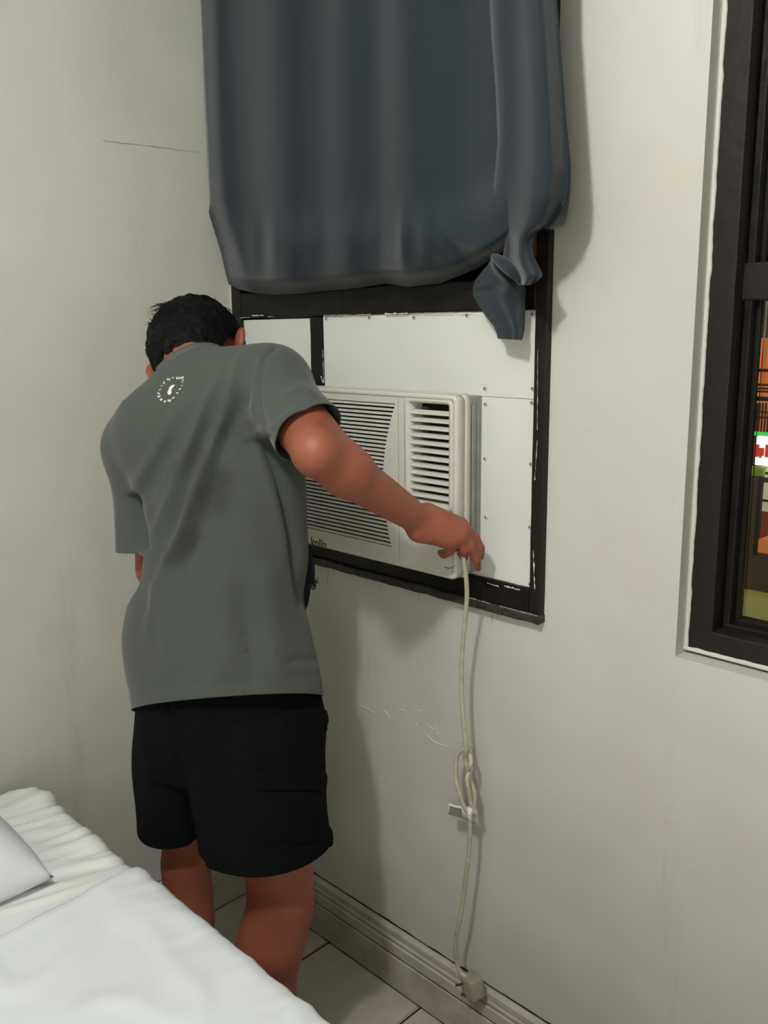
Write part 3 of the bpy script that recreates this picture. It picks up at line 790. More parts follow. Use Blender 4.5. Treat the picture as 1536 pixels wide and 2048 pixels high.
for x in (BX0+.04, BX1-.12):
    for y in (BY0-.10, BY1+.08): keep(box('leg', x, x+.06, y-.03, y+.03, 0.0, .14, M_WOOD, None, .006), bed)
ts = cloth_block('top_sheet', .482, BX1+.004, BY0+.004, BY1-.004, BZ+.008, 0, M_SHEET, 0, wr_top, nx=260, ny=110)
for v in ts.data.vertices:          # turned edge of the sheet is not quite straight
    if v.co.x < .56:
        f_ = (.56-v.co.x)/.078; v.co.x += f_*(-.006+.008*math.sin(v.co.y*9)+.10*(-.62-v.co.y)+.003*mnoise.noise(Vector((v.co.y*14, 0, 0))))
        v.co.z += .004*g(f_, .75, .18)-.003*sm((f_-.9)/.1)
tag(ts, 'plain white top sheet spread over the lower part of the bed', 'sheet')
def pillow():
    bm = bmesh.new(); nx, ny = 60, 80; x0, x1, y0, y1 = -.0, .430, -.728, -1.33
    top = []; bot = []
    def P(u, v, sgn):
        U, W_ = 2*u-1, 2*v-1
        e = (1-abs(U)**2.6)*(1-abs(W_)**2.6); t = .140*max(0, e)**.50
        pin = 1-.045*(1-U*U)*0; 
        x = x0+(x1-x0)*u; y = y0+(y1-y0)*v
        x += -.028*(U*abs(U))*(1-W_*W_)*.8; y += (.030 if W_ > 0 else .0)*(W_*abs(W_))*(1-U*U)*.8
        wob = .010*mnoise.noise(Vector((x*9+y*3, y*6, 3)))+.006*(1-abs(mnoise.noise(Vector((x*14-y*5, y*7, 9)))))+.004*mnoise.noise(Vector((x*26+y*8, y*12, 6)))
        base = BZ+.020+.006*abs(U*W_)**3
        z = base+(t*1.1+wob*min(1, e*4)) if sgn > 0 else max(base-t*.3, BZ+.012)
        if e <= 1e-6: z = base+.002*math.sin(60*(x+y))
        return Vector((max(x, .012), y, z))
    for v in range(ny+1):
        top.append([bm.verts.new(P(u/nx, v/ny, 1)) for u in range(nx+1)])
    for v in range(ny+1):
        bot.append([top[v][u] if u in (0, nx) or v in (0, ny) else bm.verts.new(P(u/nx, v/ny, -1)) for u in range(nx+1)])
    for v in range(ny):
        for u in range(nx):
            bm.faces.new((top[v][u], top[v][u+1], top[v+1][u+1], top[v+1][u])); bm.faces.new((bot[v][u], bot[v+1][u], bot[v+1][u+1], bot[v][u+1]))
    return bm_obj('pillow', bm, M_PILLOW, None, True)
tag(pillow(), 'white pillow lying at the head of the bed by the left wall', 'pillow')

# ------------------------------------------------------------------ the person
G = Vector((-.50, .866, 0)); RT = Vector((.866, .50, 0))
TH = math.atan2(RT.y, RT.x)
def pt(x, y, z): return Vector((x, y, z))
kneeR, kneeL = at(1.695, 560, 1775), at(1.80, 374, 1760)
ankR = Vector((kneeR.x-.022, kneeR.y-.016, .085)); ankL = Vector((kneeL.x+.012, kneeL.y, .085))
hipR, hipL = at(1.67, 520, 1440), at(1.73, 385, 1450)
pel = at(1.66, 452, 1390); waist = at(1.66, 440, 1230); chest = at(1.64, 425, 1000); up = at(1.63, 412, 850)
c7 = at(1.63, 405, 772); shR = at(1.565, 540, 776); shL = at(1.70, 285, 895)
elR, wrR = at(1.385, 634, 905), on(1, -.160, 846, 1045)
elL = at(1.735, 316, 1138); wrL = at(1.80, 495, 1120)
headC = at(1.74, 400, 713)
hr = (CR*math.cos(math.radians(20))+CU*math.sin(math.radians(20))-CF*.12).normalized()
hv = (CU-CU.project(hr)-(Vector(CF).project(hr))*0).normalized(); hv = (hv-hv.project(hr)).normalized(); hf0 = hr.cross(hv)*-1
if hf0.dot(CF) < 0: hf0 = -hf0
ph = math.radians(48)
hup = (hv*math.cos(ph)+hf0*math.sin(ph)).normalized(); hfw = (hf0*math.cos(ph)-hv*math.sin(ph)).normalized()
def H(r, f, u): return headC+hr*r+hfw*f+hup*u
HA = (hr, hfw, hup)

FG = Vector((-.80, .60, 0))
body = SDF((.12, -.80, -.01), (1.02, -.03, 1.64), .0042)
# legs and feet
for hip, kn, an, sg in ((hipR, kneeR, ankR, 1), (hipL, kneeL, ankL, -1)):
    s_ = body
    rk = 1.08 if sg > 0 else .82
    s_.cap(hip, kn+Vector((0, 0, .03)), .066, .056*rk, .02)
    s_.cap(kn+Vector((0, 0, .04)), kn-Vector((0, 0, .05)), .055*rk, .053*rk, .02)
    calf = kn.lerp(an, .30)-G*.012-RT*(.010 if sg > 0 else 0)
    s_.cap(kn-Vector((0, 0, .03)), calf, .052*rk, .056*rk, .03)
    s_.cap(calf, kn.lerp(an, .75), .055*rk, .038, .03)
    s_.cap(kn.lerp(an, .70), an, .038, .034, .02)
    heel = Vector((an.x, an.y, .032))-FG*.035; ball = Vector((an.x, an.y, .024))+FG*.125+RT*.01*sg
    s_.cap(an, heel, .034, .030, .02); s_.cap(an+FG*.01-Vector((0, 0, .02)), ball, .034, .022, .03)
    s_.cap(heel, ball, .028, .024, .02)
    for k in range(5):
        rt = ball+RT*(.030-.015*k)*-sg*1.0; tip = rt+FG*(.055-.006*k)-Vector((0, 0, .006)); s_.cap(rt, tip, .012 if k == 0 else .009, .011 if k == 0 else .008, .006)
body.cap(hipR, hipL, .078, .078, .02)
body.cap(pel, waist, .105, .095, .02, G, .72); body.cap(waist, chest, .095, .108, .02, G, .66); body.cap(chest, up, .108, .085, .02, G, .62)
body.cap(shR, shL, .046, .044, .02); body.cap(up+G*.02, c7, .070, .050, .02)
nk = H(0, -.035, -.075); body.cap(c7-Vector((0, 0, .02)), nk, .050, .050, .015)
# arms
hv3 = Vector((0, 0, 1))
body.cap(shR, elR, .047, .036, .02)
fa = lambda t: elR.lerp(wrR, t)
body.cap(elR, fa(.30), .036, .0385, .02); body.cap(fa(.30), wrR, .0385, .0255, .003)
body.cap(shR.lerp(elR, .55)+CR*.014+CU*.006, fa(.24)+CU*.003, .038, .036, .03)
body.cap(elR-(wrR-elR).normalized()*.006-(shR-elR).normalized()*.010, elR, .026, .03, .015)
body.cap(shL, elL, .046, .038, .02); body.cap(elL, elL.lerp(wrL, .3), .038, .040, .02); body.cap(elL.lerp(wrL, .3), wrL, .040, .026, .02)
# right hand around the cord
K = [on(1, -.094, 922, 1048), on(1, -.101, 929, 1059), on(1, -.110, 922, 1073), on(1, -.120, 907, 1083)]
bk = (K[0]-K[3]).normalized(); nrm = (K[1]-wrR).cross(bk).normalized()
for i, kk in enumerate(K):
    st = wrR+bk*(.018-.012*i)
    body.cap(st, kk, .0215, .0122, .012)
body.cap(wrR.lerp(K[3], .25), wrR.lerp(K[3], .8)-hv3*.004, .020, .015, .012)
body.cap(wrR, wrR.lerp(K[1], .5), .0245, .020, .006)
def chain(pts, rs, k=.004):
    for i in range(len(pts)-1): body.cap(pts[i], pts[i+1], rs[i], rs[i+1], k)
chain([K[0], on(1, -.074, 949, 1074), on(1, -.064, 961, 1096), on(1, -.056, 962, 1114)], [.0115, .0090, .0082, .0066])
chain([K[1], on(1, -.090, 943, 1092), on(1, -.076, 953, 1118), on(1, -.064, 956, 1137)], [.0118, .0095, .0086, .0068])
chain([K[2], on(1, -.100, 929, 1100), on(1, -.080, 928, 1114), on(1, -.070, 920, 1106)], [.0112, .0090, .0082, .0068])
chain([K[3], on(1, -.118, 900, 1102), on(1, -.104, 888, 1109), on(1, -.096, 881, 1105)], [.0108, .0090, .0082, .0070])
chain([wrR.lerp(K[0], .35), on(1, -.116, 880, 1070), on(1, -.098, 903, 1086), on(1, -.092, 918, 1096)], [.0150, .0120, .0100, .0080], .006)
# left hand holding the rag
hd = (wrL-elL).normalized(); hs = Vector((0, 0, -1)); ha = hd.cross(hs).normalized()
palm = wrL+hd*.05
body.cap(wrL, palm, .024, .026, .012, ha, .62); body.cap(palm, wrL+hd*.085, .027, .026, .01, ha, .5)
for k in range(4):
    b0 = wrL+hd*(.088-.006*abs(k-1))+hs*(-.024+.016*k)
    chain([b0, b0+hd*.026+ha*.010, b0+hd*.030+ha*.032, b0+hd*.012+ha*.040], [.0095, .0088, .008, .0068])
chain([wrL+hd*.03-hs*.018, wrL+hd*.055-hs*.034+ha*.012, wrL+hd*.075-hs*.030+ha*.032], [.013, .010, .008])
# head
body.ell(H(0, -.006, .022), (.074, .090, .088), HA, .02); body.ell(H(0, .030, -.045), (.055, .062, .062), HA, .03)
body.cap(H(0, -.055, -.035), nk, .048, .052, .02)
body.cap(H(0, .070, -.095), H(0, .060, -.08), .020, .030, .02)
body.cap(H(0, .088, .012), H(0, .108, -.032), .008, .014, .012)
for sg in (1, -1):
    body.ell(H(.032*sg, .090, .008), (.017, .012, .011), HA, .008, True)
    body.cap(H(.014*sg, .090, .024), H(.046*sg, .078, .026), .008, .007, .008)
    body.ell(H(.030*sg, .078, .004), (.013, .013, .013), HA, .003)
    body.ell(H(.090*sg, -.008, -.010), (.0090, .022, .034), (hr*math.cos(.75)+hfw*math.sin(.75)*sg, hfw*math.cos(.75)-hr*math.sin(.75)*sg, hup), .006)
    body.ell(H(.097*sg, -.004, -.006), (.007, .011, .018), (hr*math.cos(.75)+hfw*math.sin(.75)*sg, hfw*math.cos(.75)-hr*math.sin(.75)*sg, hup), .003, True)
body.cap(H(-.020, .090, -.062), H(.020, .090, -.062), .008, .008, .006); body.cap(H(-.018, .100, -.0655), H(.018, .100, -.0655), .003, .003, .003, None, 1, True)
V, F = body.mesh(2)
person = np_mesh('person', V, F, M_SKIN)
tag(person, 'man in grey green t-shirt and black shorts bending over the air conditioner', 'person')
del body

# t-shirt
def wdt(L, R, d): return (R-L)/2/FPX*d
def station(py, L, R, d, b, th=.0):
    c = at(d, (L+R)/2, py); w_ = wdt(L, R, d); k = 25+th
    a = math.sqrt(max(w_**2-(b*math.sin(math.radians(k)))**2, .01))/math.cos(math.radians(k))
    return (c.z, c.x, c.y, a, b, TH)
sh = SDF((.12, -.80, .70), (1.02, -.05, 1.60), .0045)
sh.loft([station(1470, 266, 648, 1.665, .128), station(1395, 262, 643, 1.665, .130), station(1330, 250, 634, 1.665, .130), station(1270, 246, 620, 1.665, .130), station(1200, 258, 606, 1.665, .128),
         station(1120, 277, 612, 1.66, .128), station(1040, 286, 612, 1.655, .128), station(960, 264, 610, 1.645, .124), station(900, 246, 600, 1.640, .118), station(850, 262, 570, 1.635, .104), station(800, 296, 530, 1.635, .085)], .04)
sh.cap(shR+Vector((0, 0, -.005)), shL+Vector((0, 0, -.0)), .060, .058, .05)
sh.cap(c7-Vector((0, 0, .012)), shR+Vector((0, 0, .005)), .060, .062, .05); sh.cap(c7-Vector((0, 0, .02)), shL+Vector((0, 0, .0)), .060, .062, .05)
nkd = (nk-c7).normalized(); sh.cap(up, c7+nkd*.07, .10, .060, .03)
# upper back hump
sh.cap(at(1.60, 470, 800), at(1.64, 330, 860), .085, .085, .05)
slR = shR.lerp(elR, 1.0); dR = (elR-shR).normalized()
sh.cap(shR, shR+dR*.26, .057, .050, .04)
sh.cap(shR+dR*.03, at(1.45, 634, 858), .052, .047, .03)
dL = (elL-shL).normalized()
sh.cap(shL, shL+dL*.25, .060, .052, .035)
sh.cap(shL+CR*.008, at(1.70, 282, 1110), .054, .046, .03)
V, F = sh.mesh(3); del sh
N_ = vnormals(V, F); qx, qy = pix(V)
facing = (N_@np.array(CF) < .15)
disp = np.zeros(len(V))
FA = 1.45
def fold(line, amp, wd, side=0, taper=True):
    global disp
    b_, s_, t = seg_dist(qx, qy, line); f_ = np.exp(-(b_/wd)**2)
    if taper: f_ = f_*np.clip(np.minimum(t, 1-t)*5+.12, 0, 1)
    f_ = np.where((t <= 0) | (t >= 1), f_*.15, f_)
    disp += np.where(facing, amp*FA*f_, 0)
fold([(485, 705), (460, 780), (436, 848), (409, 920), (385, 985), (364, 1051), (337, 1116), (308, 1221), (288, 1300)], .0065, 11)
fold([(510, 730), (485, 800), (455, 880), (430, 950), (400, 1030), (375, 1110), (345, 1200)], -.0075, 15)
fold([(452, 743), (430, 775), (409, 810), (383, 875), (357, 946), (340, 990), (324, 1031), (300, 1085)], .0060, 10)
fold([(465, 770), (440, 830), (410, 880), (385, 940), (365, 1000), (340, 1070), (310, 1130)], -.0055, 12)
fold([(365, 800), (337, 855), (310, 905), (285, 945), (262, 990)], .0045, 13)
fold([(350, 880), (320, 935), (300, 975), (285, 1020)], -.0045, 14)
fold([(553, 692), (533, 712), (522, 735), (517, 789), (522, 822), (530, 848), (540, 880)], -.0040, 5, 0, False)
fold([(545, 700), (522, 722), (510, 760), (506, 810), (512, 850)], .0030, 7)
fold([(480, 705), (470, 760), (462, 810)], .0030, 8)
fold([(521, 861), (540, 912), (560, 969), (574, 1030), (586, 1100), (598, 1170), (606, 1228)], -.0100, 9)
fold([(505, 861), (525, 930), (545, 990), (560, 1060), (572, 1130)], .0050, 13)
fold([(262, 990), (272, 1030), (283, 1070), (286, 1100)], -.0130, 10, 0, False)
fold([(470, 880), (520, 868), (560, 850), (600, 800)], .0030, 9)
fold([(560, 800), (600, 775), (640, 790)], .0030, 10); fold([(550, 830), (600, 810), (650, 830)], -.0030, 10)
fold([(256, 1395-14), (350, 1387-14), (450, 1381-14), (560, 1373-14), (650, 1362-14)], -.0016, 2.5, 0, False)
fold([(240, 1085), (262, 1084), (290, 1081)], -.0014, 2.5, 0, False)
fold([(300, 1140), (340, 1250), (330, 1370)], .0040, 18); fold([(420, 1140), (450, 1260), (440, 1380)], .0040, 26); fold([(520, 1120), (545, 1240), (560, 1370)], .0050, 24)
fold([(380, 1170), (400, 1280), (395, 1380)], -.0035, 22); fold([(480, 1150), (500, 1260), (505, 1380)], -.0040, 22)
fold([(338, 757), (362, 738), (400, 720), (440, 708), (476, 702)], -.0028, 3.5, 0, False)
fold([(342, 764), (366, 746), (402, 728), (442, 716), (478, 709)], .0016, 4, 0, False)
fold([(560, 1330), (600, 1318), (640, 1322)], -.0030, 8)
rng = np.array([mnoise.noise(Vector((v[0]*9, v[1]*9, v[2]*6))) for v in V[::1]]) if len(V) < 400000 else 0
disp += .0035*rng
V = V+N_*disp[:, None]; V = lap(V, F, .4)
shirt = np_mesh('t_shirt', V, F, M_SHIRT)
def blob(cx, cy, rx, ry, an, amp):
    ca, sa = math.cos(an), math.sin(an); X = (qx-cx)*ca+(qy-cy)*sa; Y = -(qx-cx)*sa+(qy-cy)*ca
    return amp*np.exp(-((X/rx)**2+(Y/ry)**2)**1.5)
wet = np.zeros(len(V))
for c in ((398, 1010, 34, 78, .5, .8), (372, 1085, 26, 50, .5, .9), (425, 960, 42, 40, .2, .75), (430, 1000, 38, 32, 0, .6), (390, 920, 26, 40, .3, .5), (352, 940, 14, 30, .5, .5), (340, 1115, 18, 22, .3, .6), (455, 860, 30, 24, 0, .3), (300, 1030, 10, 26, .1, .3)):
    wet = np.maximum(wet, blob(*c))
jit = np.array([mnoise.noise(Vector((v[0]*22, v[1]*22, v[2]*22))) for v in V]); wet = np.clip(wet*(1+.8*jit), 0, 1)
for c in ((493, 1302, 6, 5, 0, .7), (549, 1302, 4, 4, 0, .6), (483, 1268, 5, 8, 0, .5), (455, 1275, 8, 5, 0, .35), (578, 1345, 22, 3, -.2, .4)): wet = np.maximum(wet, blob(*c))
wet = np.where(facing, wet, 0)
at_ = shirt.data.attributes.new('wet', 'FLOAT', 'POINT'); 
if len(shirt.data.vertices) == len(wet): at_.data.foreach_set('value', wet.astype(np.float32))
def cut(o, co, no, sel=None):      # remove what lies beyond the plane, only near the selected region
    bm = bmesh.new(); bm.from_mesh(o.data)
    fs = [f for f in bm.faces if sel is None or sel(f.calc_center_median())]
    ge = set(fs)
    for f in fs: ge.update(f.edges); ge.update(f.verts)
    bmesh.ops.bisect_plane(bm, geom=list(ge), plane_co=co, plane_no=no, clear_outer=False, clear_inner=False)
    no = Vector(no).normalized(); co = Vector(co)
    kill = [f for f in bm.faces if (f.calc_center_median()-co).dot(no) > 0 and (sel is None or sel(f.calc_center_median()))]
    bmesh.ops.delete(bm, geom=kill, context='FACES')
    bm.to_mesh(o.data); bm.free(); o.data.shade_smooth()
# bottom hem
a_, b_, c_ = at(1.60, 262, 1413), at(1.56, 642, 1386), at(1.85, 450, 1430)
pn = (b_-a_).cross(c_-a_).normalized(); pn = pn if pn.z < 0 else -pn
hz = (a_.z+b_.z)/2
nh = Vector((RT.x*-.085, RT.y*-.085, -1)).normalized()
hc = (at(1.62, 262, 1413)+at(1.60, 642, 1386))/2
e_ = at(1.56, 642, 1386)-at(1.66, 262, 1413); gg = (G+Vector((0, 0, .02))).normalized(); nh = e_.cross(gg).normalized(); nh = nh if nh.z < 0 else -nh
pa_, pb_, pm_ = at(1.70, 262, 1424), at(1.61, 642, 1388), at(1.53, 450, 1393); nh = (pb_-pa_).cross(pm_-pa_).normalized(); nh = nh if nh.z < 0 else -nh
cut(shirt, pm_, nh, lambda p: p.z < 1.02)
# right sleeve opening, seen as a slanting ellipse on the upper arm
hR = at(1.45, 628, 868); nR = ((elR-shR).normalized()*.80+CR*.42-CU*.30).normalized()
def near(seg0, seg1, r):
    d_ = (seg1-seg0)
    def f(p):
        t = max(0, min(1, (p-seg0).dot(d_)/d_.length_squared)); return (p-(seg0+d_*t)).length < r
    return f
cut(shirt, hR, nR, lambda p: (p-hR).length < .15 and pix([p])[0][0] > 540 and (p-shR).dot(dR) > .04)
hL = shL+dL*.190
cut(shirt, hL, dL, lambda p: (p-hL).length < .14 and (p-chest).dot(RT) < -.10 and (p-hL).dot(-RT) > -.052)
# neck opening
nkd = (nk-c7).normalized(); nd = (nkd*.75+hv*.35).normalized()
cut(shirt, c7+nkd*.045, nkd, lambda p: (p-c7-nkd*.06).length < .12 and (p-c7).dot(nkd) > 0)
sm_ = shirt.modifiers.new('thickness', 'SOLIDIFY'); sm_.thickness = .002; sm_.offset = -1
shirt.parent = person
shbv = BVHTree.FromPolygons([v.co.copy() for v in shirt.data.vertices], [tuple(p.vertices) for p in shirt.data.polygons])
def hit(px, py, bv=shbv):
    d_ = (CF+CR*((px-768)/FPX)-CU*((py-1024)/FPX)).normalized(); r_ = bv.ray_cast(CAM, d_)
    return r_[0], r_[1]
# neck rib
rim = []
for k in range(48):
    a = 2*math.pi*k/48; u_ = nkd.orthogonal().normalized(); v_ = nkd.cross(u_)
    o_ = c7+nkd*.043; d_ = (u_*math.cos(a)+v_*math.sin(a)); r_ = shbv.ray_cast(o_+d_*.15, -d_, .16)
    h0 = r_[0] if (r_[0] is not None and .045 < (r_[0]-o_).length < .078) else o_+d_*.062
    rim.append(h0+d_*.0008)
bm = bmesh.new(); rb = []
for p in rim:
    d_ = (p-(c7+nkd*.043)).normalized(); rb.append([bm.verts.new(p-nkd*.016+d_*.002), bm.verts.new(p-nkd*.007+d_*.0028), bm.verts.new(p+nkd*.004+d_*.001), bm.verts.new(p+nkd*.0045-d_*.002), bm.verts.new(p-nkd*.010-d_*.003)])
for i in range(48):
    for k in range(4): bm.faces.new((rb[i][k], rb[(i+1) % 48][k], rb[(i+1) % 48][k+1], rb[i][k+1]))
col = bm_obj('collar', bm, M_RIB, None, True); col.parent = shirt
# printed ring on the back
bm = bmesh.new()
def stamp(poly):
    vs = []
    for x, y in poly:
        h_, n_ = hit(x, y)
        if h_ is None: return
        vs.append(bm.verts.new(h_-CF*.0+n_*(.0016 if n_.dot(CF) < 0 else -.0016)))
    try: bm.faces.new(vs)
    except Exception: pass
Z_ = 6.4
marks = [((370, 1218), 20, 13, .2), ((428, 1198), 16, 16, .1), ((492, 1196), 22, 13, -.1), ((545, 1190), 20, 13, -.3), ((556, 1222), 11, 8, -.3), ((551, 1248), 12, 6, .4), ((540, 1292), 11, 5, -.2), ((516, 1338), 15, 8, -.5), ((484, 1388), 15, 8, .0), ((437, 1449), 19, 9, -.6), ((383, 1484), 21, 15, -.1),
         ((325, 1495), 15, 12, -.7), ((278, 1472), 17, 14, -.5), ((254, 1432), 20, 14, -.2), ((246, 1392), 17, 9, .3), ((262, 1346), 13, 6, -.4), ((285, 1297), 11, 5, -.5), ((318, 1256), 15, 12, -.7)]
for i, ((cx, cy), a, b, an) in enumerate(marks):
    x, y = 280+cx/Z_, 570+cy/Z_; a /= Z_; b /= Z_; ca, sa = math.cos(an), math.sin(an)
    def rect(x0, x1, y0, y1): stamp([(x+X*ca-Y*sa, y+X*sa+Y*ca) for X, Y in ((x0, y0), (x1, y0), (x1, y1), (x0, y1))])
    t = i % 4
    rect(-a, -a+a*.7, -b, b)
    if t == 0: rect(-a*.3, a, -b, -b*.3); rect(a*.3, a, -b*.3, b)
    elif t == 1: rect(-a*.3, a, -b, -b*.4); rect(-a*.3, a*.8, b*.1, b*.6)
    elif t == 2: rect(-a*.3, a, b*.3, b); rect(a*.3, a, -b, b*.3)
    else: rect(-a*.3, a*.3, -b*.3, b*.3); rect(a*.3, a, -b, b)
sq = [(455, 1280), (425, 1283), (395, 1300), (380, 1325), (372, 1350), (358, 1375), (362, 1400), (378, 1412), (400, 1405), (410, 1385), (412, 1360), (402, 1352), (414, 1340), (425, 1322), (440, 1308)]
cx_, cy_ = 395, 1350
for i in range(len(sq)):
    p, q = sq[i], sq[(i+1) % len(sq)]; stamp([(280+t[0]/Z_, 570+t[1]/Z_) for t in ((cx_, cy_), p, q)])
pr = bm_obj('printed_ring', bm, M_PRINT); pr.parent = shirt

# shorts
so = SDF((.15, -.78, .38), (.95, -.08, 1.02), .0045)
def st2(py, L, R, d, b):
    c = at(d, (L+R)/2, py); return (c.z, c.x, c.y, wdt(L, R, d), b, math.atan2(CR.y, CR.x))
so.loft([st2(1300, 285, 610, 1.67, .100), st2(1400, 278, 636, 1.670, .110), st2(1470, 274, 643, 1.672, .106), st2(1540, 300, 620, 1.68, .070)], .03)
so.loft([st2(1400, 345, 636, 1.66, .110), st2(1500, 358, 648, 1.655, .108), st2(1600, 376, 656, 1.65, .106), st2(1680, 392, 661, 1.65, .106), st2(1745, 402, 652, 1.65, .108), st2(1810, 408, 650, 1.65, .108)], .02)
so.loft([st2(1400, 276, 470, 1.72, .096), st2(1500, 268, 455, 1.74, .100), st2(1600, 273, 440, 1.76, .098), st2(1680, 280, 425, 1.77, .096), st2(1760, 284, 420, 1.77, .094)], .02)
V, F = so.mesh(3); del so
FA = 1.0; N_ = vnormals(V, F); qx, qy = pix(V); facing = (N_@np.array(CF) < .35); disp = np.zeros(len(V))
fold([(330, 1400), (350, 1480), (372, 1580), (392, 1680), (402, 1735)], -.008, 9, 0, False)
fold([(420, 1410), (440, 1500), (450, 1620), (470, 1740)], -.006, 26); fold([(560, 1400), (570, 1500), (560, 1640), (575, 1740)], .006, 26)
fold([(500, 1420), (510, 1560), (505, 1720)], .005, 24); fold([(290, 1430), (300, 1560), (315, 1680)], .004, 18)
fold([(640, 1425), (648, 1445), (644, 1458)], .006, 12, 0, False); fold([(655, 1660), (664, 1680), (656, 1692)], .007, 12, 0, False)
fold([(640, 1455), (652, 1452)], -.004, 6, 0, False); fold([(650, 1555), (662, 1560)], .003, 14, 0, False)
disp += .0045*np.array([mnoise.noise(Vector((v[0]*12, v[1]*12, v[2]*9))) for v in V])
V = V+N_*disp[:, None]; V = lap(V, F, .4)
shorts = np_mesh('shorts', V, F, M_SHORTS)
nrh = Vector((0, 0, -1))
hemR = at(1.545, 500, 1756); hemL = at(1.675, 330, 1698)
mid = (kneeR+kneeL)/2; axd = (kneeR-kneeL); axd.z = 0; axd.normalize()
aR = at(1.65, 527, 1740); aL = at(1.77, 352, 1700)
def legR(p): return (p.x-aR.x)**2+(p.y-aR.y)**2 < 1.35*((p.x-aL.x)**2+(p.y-aL.y)**2)
def sideR(p): return p.z < .68 and (Vector(p)-mid).dot(axd) > -.035+.0
nR2 = (Vector((0, 0, -1))+RT*-.16+G*.0).normalized()
cut(shorts, hemR, (Vector((0, 0, -1))-RT*-.02).normalized(), lambda p: p.z < .68 and legR(p))
cut(shorts, hemL, Vector((0, 0, -1)), lambda p: p.z < .60 and not legR(p))
k = shorts.modifiers.new('thickness', 'SOLIDIFY'); k.thickness = .0025; k.offset = -1
shorts.parent = person
# cargo pocket with flap on the right leg
sbv = BVHTree.FromPolygons([v.co.copy() for v in shorts.data.vertices], [tuple(p.vertices) for p in shorts.data.polygons])
def patch(name, poly_l, poly_r, y0, y1, off, m, parent, bv):
    nu, nv = 14, 20; V_, F_ = [], []
    for j in range(nv+1):
        py = y0+(y1-y0)*j/nv
        for i in range(nu+1):
            t = i/nu; px = poly_l(py)+(poly_r(py)-poly_l(py))*t; h_, n_ = hit(px, py, bv)
            if h_ is None: return None
            if n_.dot(CF) > 0: n_ = -n_
            e = min(1, min(t, 1-t, j/nv, 1-j/nv)*10); V_.append(h_+n_*off*e)
    for j in range(nv):
        for i in range(nu): F_.append((j*(nu+1)+i, j*(nu+1)+i+1, (j+1)*(nu+1)+i+1, (j+1)*(nu+1)+i))
    o = mesh_obj(name, V_, F_, m, None, True); o.parent = parent; return o
patch('cargo_pocket', lambda y: 516, lambda y: 640, 1575, 1690, .005, M_SHORTS, shorts, sbv)
patch('pocket_flap', lambda y: 512, lambda y: 642, 1545, 1582, .008, M_SHORTS, shorts, sbv)

# hair
ha_ = SDF(tuple(headC-Vector((.16, .16, .16))), tuple(headC+Vector((.16, .16, .16))), .0034)
ha_.ell(H(0, -.010, .030), (.089, .100, .095), HA, .02)
ha_.ell(H(0, -.052, -.008), (.076, .056, .062), HA, .03)
ha_.ell(H(-.006, -.052, -.056), (.066, .054, .060), HA, .03)
ha_.ell(H(0, .045, .055), (.068, .055, .055), HA, .03)
V, F = ha_.mesh(2); del ha_
N_ = vnormals(V, F); loc = (V-np.array(headC))@np.array([list(hr), list(hfw), list(hup)]).T
nz = np.array([mnoise.noise(Vector((l[0]*70, l[1]*22, l[2]*55))) + .6*mnoise.noise(Vector((l[0]*130, l[1]*60, l[2]*110))) for l in loc])
V = V+N_*(.0040*nz)[:, None]
hair = np_mesh('hair', V, F, M_HAIR)
bm = bmesh.new(); bm.from_mesh(hair.data)
def bald(c):
    l = Vector(((c-headC).dot(hr), (c-headC).dot(hfw), (c-headC).dot(hup)))
    j = .010*mnoise.noise(Vector((l.x*60, l.y*40, l.z*8)))+.004*mnoise.noise(Vector((l.x*160, l.y*160, 0)))
    face = l.y > .075+j and l.z < .055
    side = abs(l.x) > .045 and l.y > -.030 and l.z < (-.004+.25*(l.y+.03))+j and l.y < .2
    nape = l.z < -.104+j+.34*max(0, l.x-.01)
    return face or side or nape
bmesh.ops.delete(bm, geom=[f for f in bm.faces if bald(f.calc_center_median())], context='FACES')
# loose strands on the crown and along the nape line
rs = random.Random(3)
fl = [f for f in bm.faces]
def strand(p, d0, ln, r0, bend):
    P = [p]; d_ = d0.copy()
    for i in range(5): d_ = (d_+bend*.35).normalized(); P.append(P[-1]+d_*ln/5)
    tube(bm, P, [r0, r0*.95, r0*.85, r0*.65, r0*.4, r0*.12], 4)
cnt = 0
cen = [(f.calc_center_median(), f.normal.copy()) for f in rs.sample(fl, min(1500, len(fl)))]
for c, n in cen:
    l = Vector(((c-headC).dot(hr), (c-headC).dot(hfw), (c-headC).dot(hup)))
    down = (-hup*.6-hfw*.7); tg = (down-down.project(n)).normalized()
    strand(c-n*.003, (tg*1.0+n*.16).normalized(), rs.uniform(.012, .022), .0010, (-n*.25+Vector((rs.uniform(-.3, .3), rs.uniform(-.3, .3), rs.uniform(-.3, .3)))))
for i in range(150):                # unruly tuft at the top left of the head
    px, py = rs.uniform(318, 350), rs.uniform(600, 650); c = at(1.66, px+rs.uniform(0, 14), py+rs.uniform(0, 14))
    strand(c, (-CR*rs.uniform(.4, 1)+CU*rs.uniform(-.1, .9)).normalized(), rs.uniform(.018, .036), .0006, (-CU*rs.uniform(.4, 1.1)-CR*rs.uniform(0, .5)))
for i in range(40):
    t = i/40; c = at(1.66, 395+60*t, 603+14*t*t); strand(c, (CR*.9+CU*.1).normalized(), rs.uniform(.012, .022), .0004, -CU*.9)
bm.to_mesh(hair.data); bm.free(); hair.data.shade_smooth(); hair.parent = person
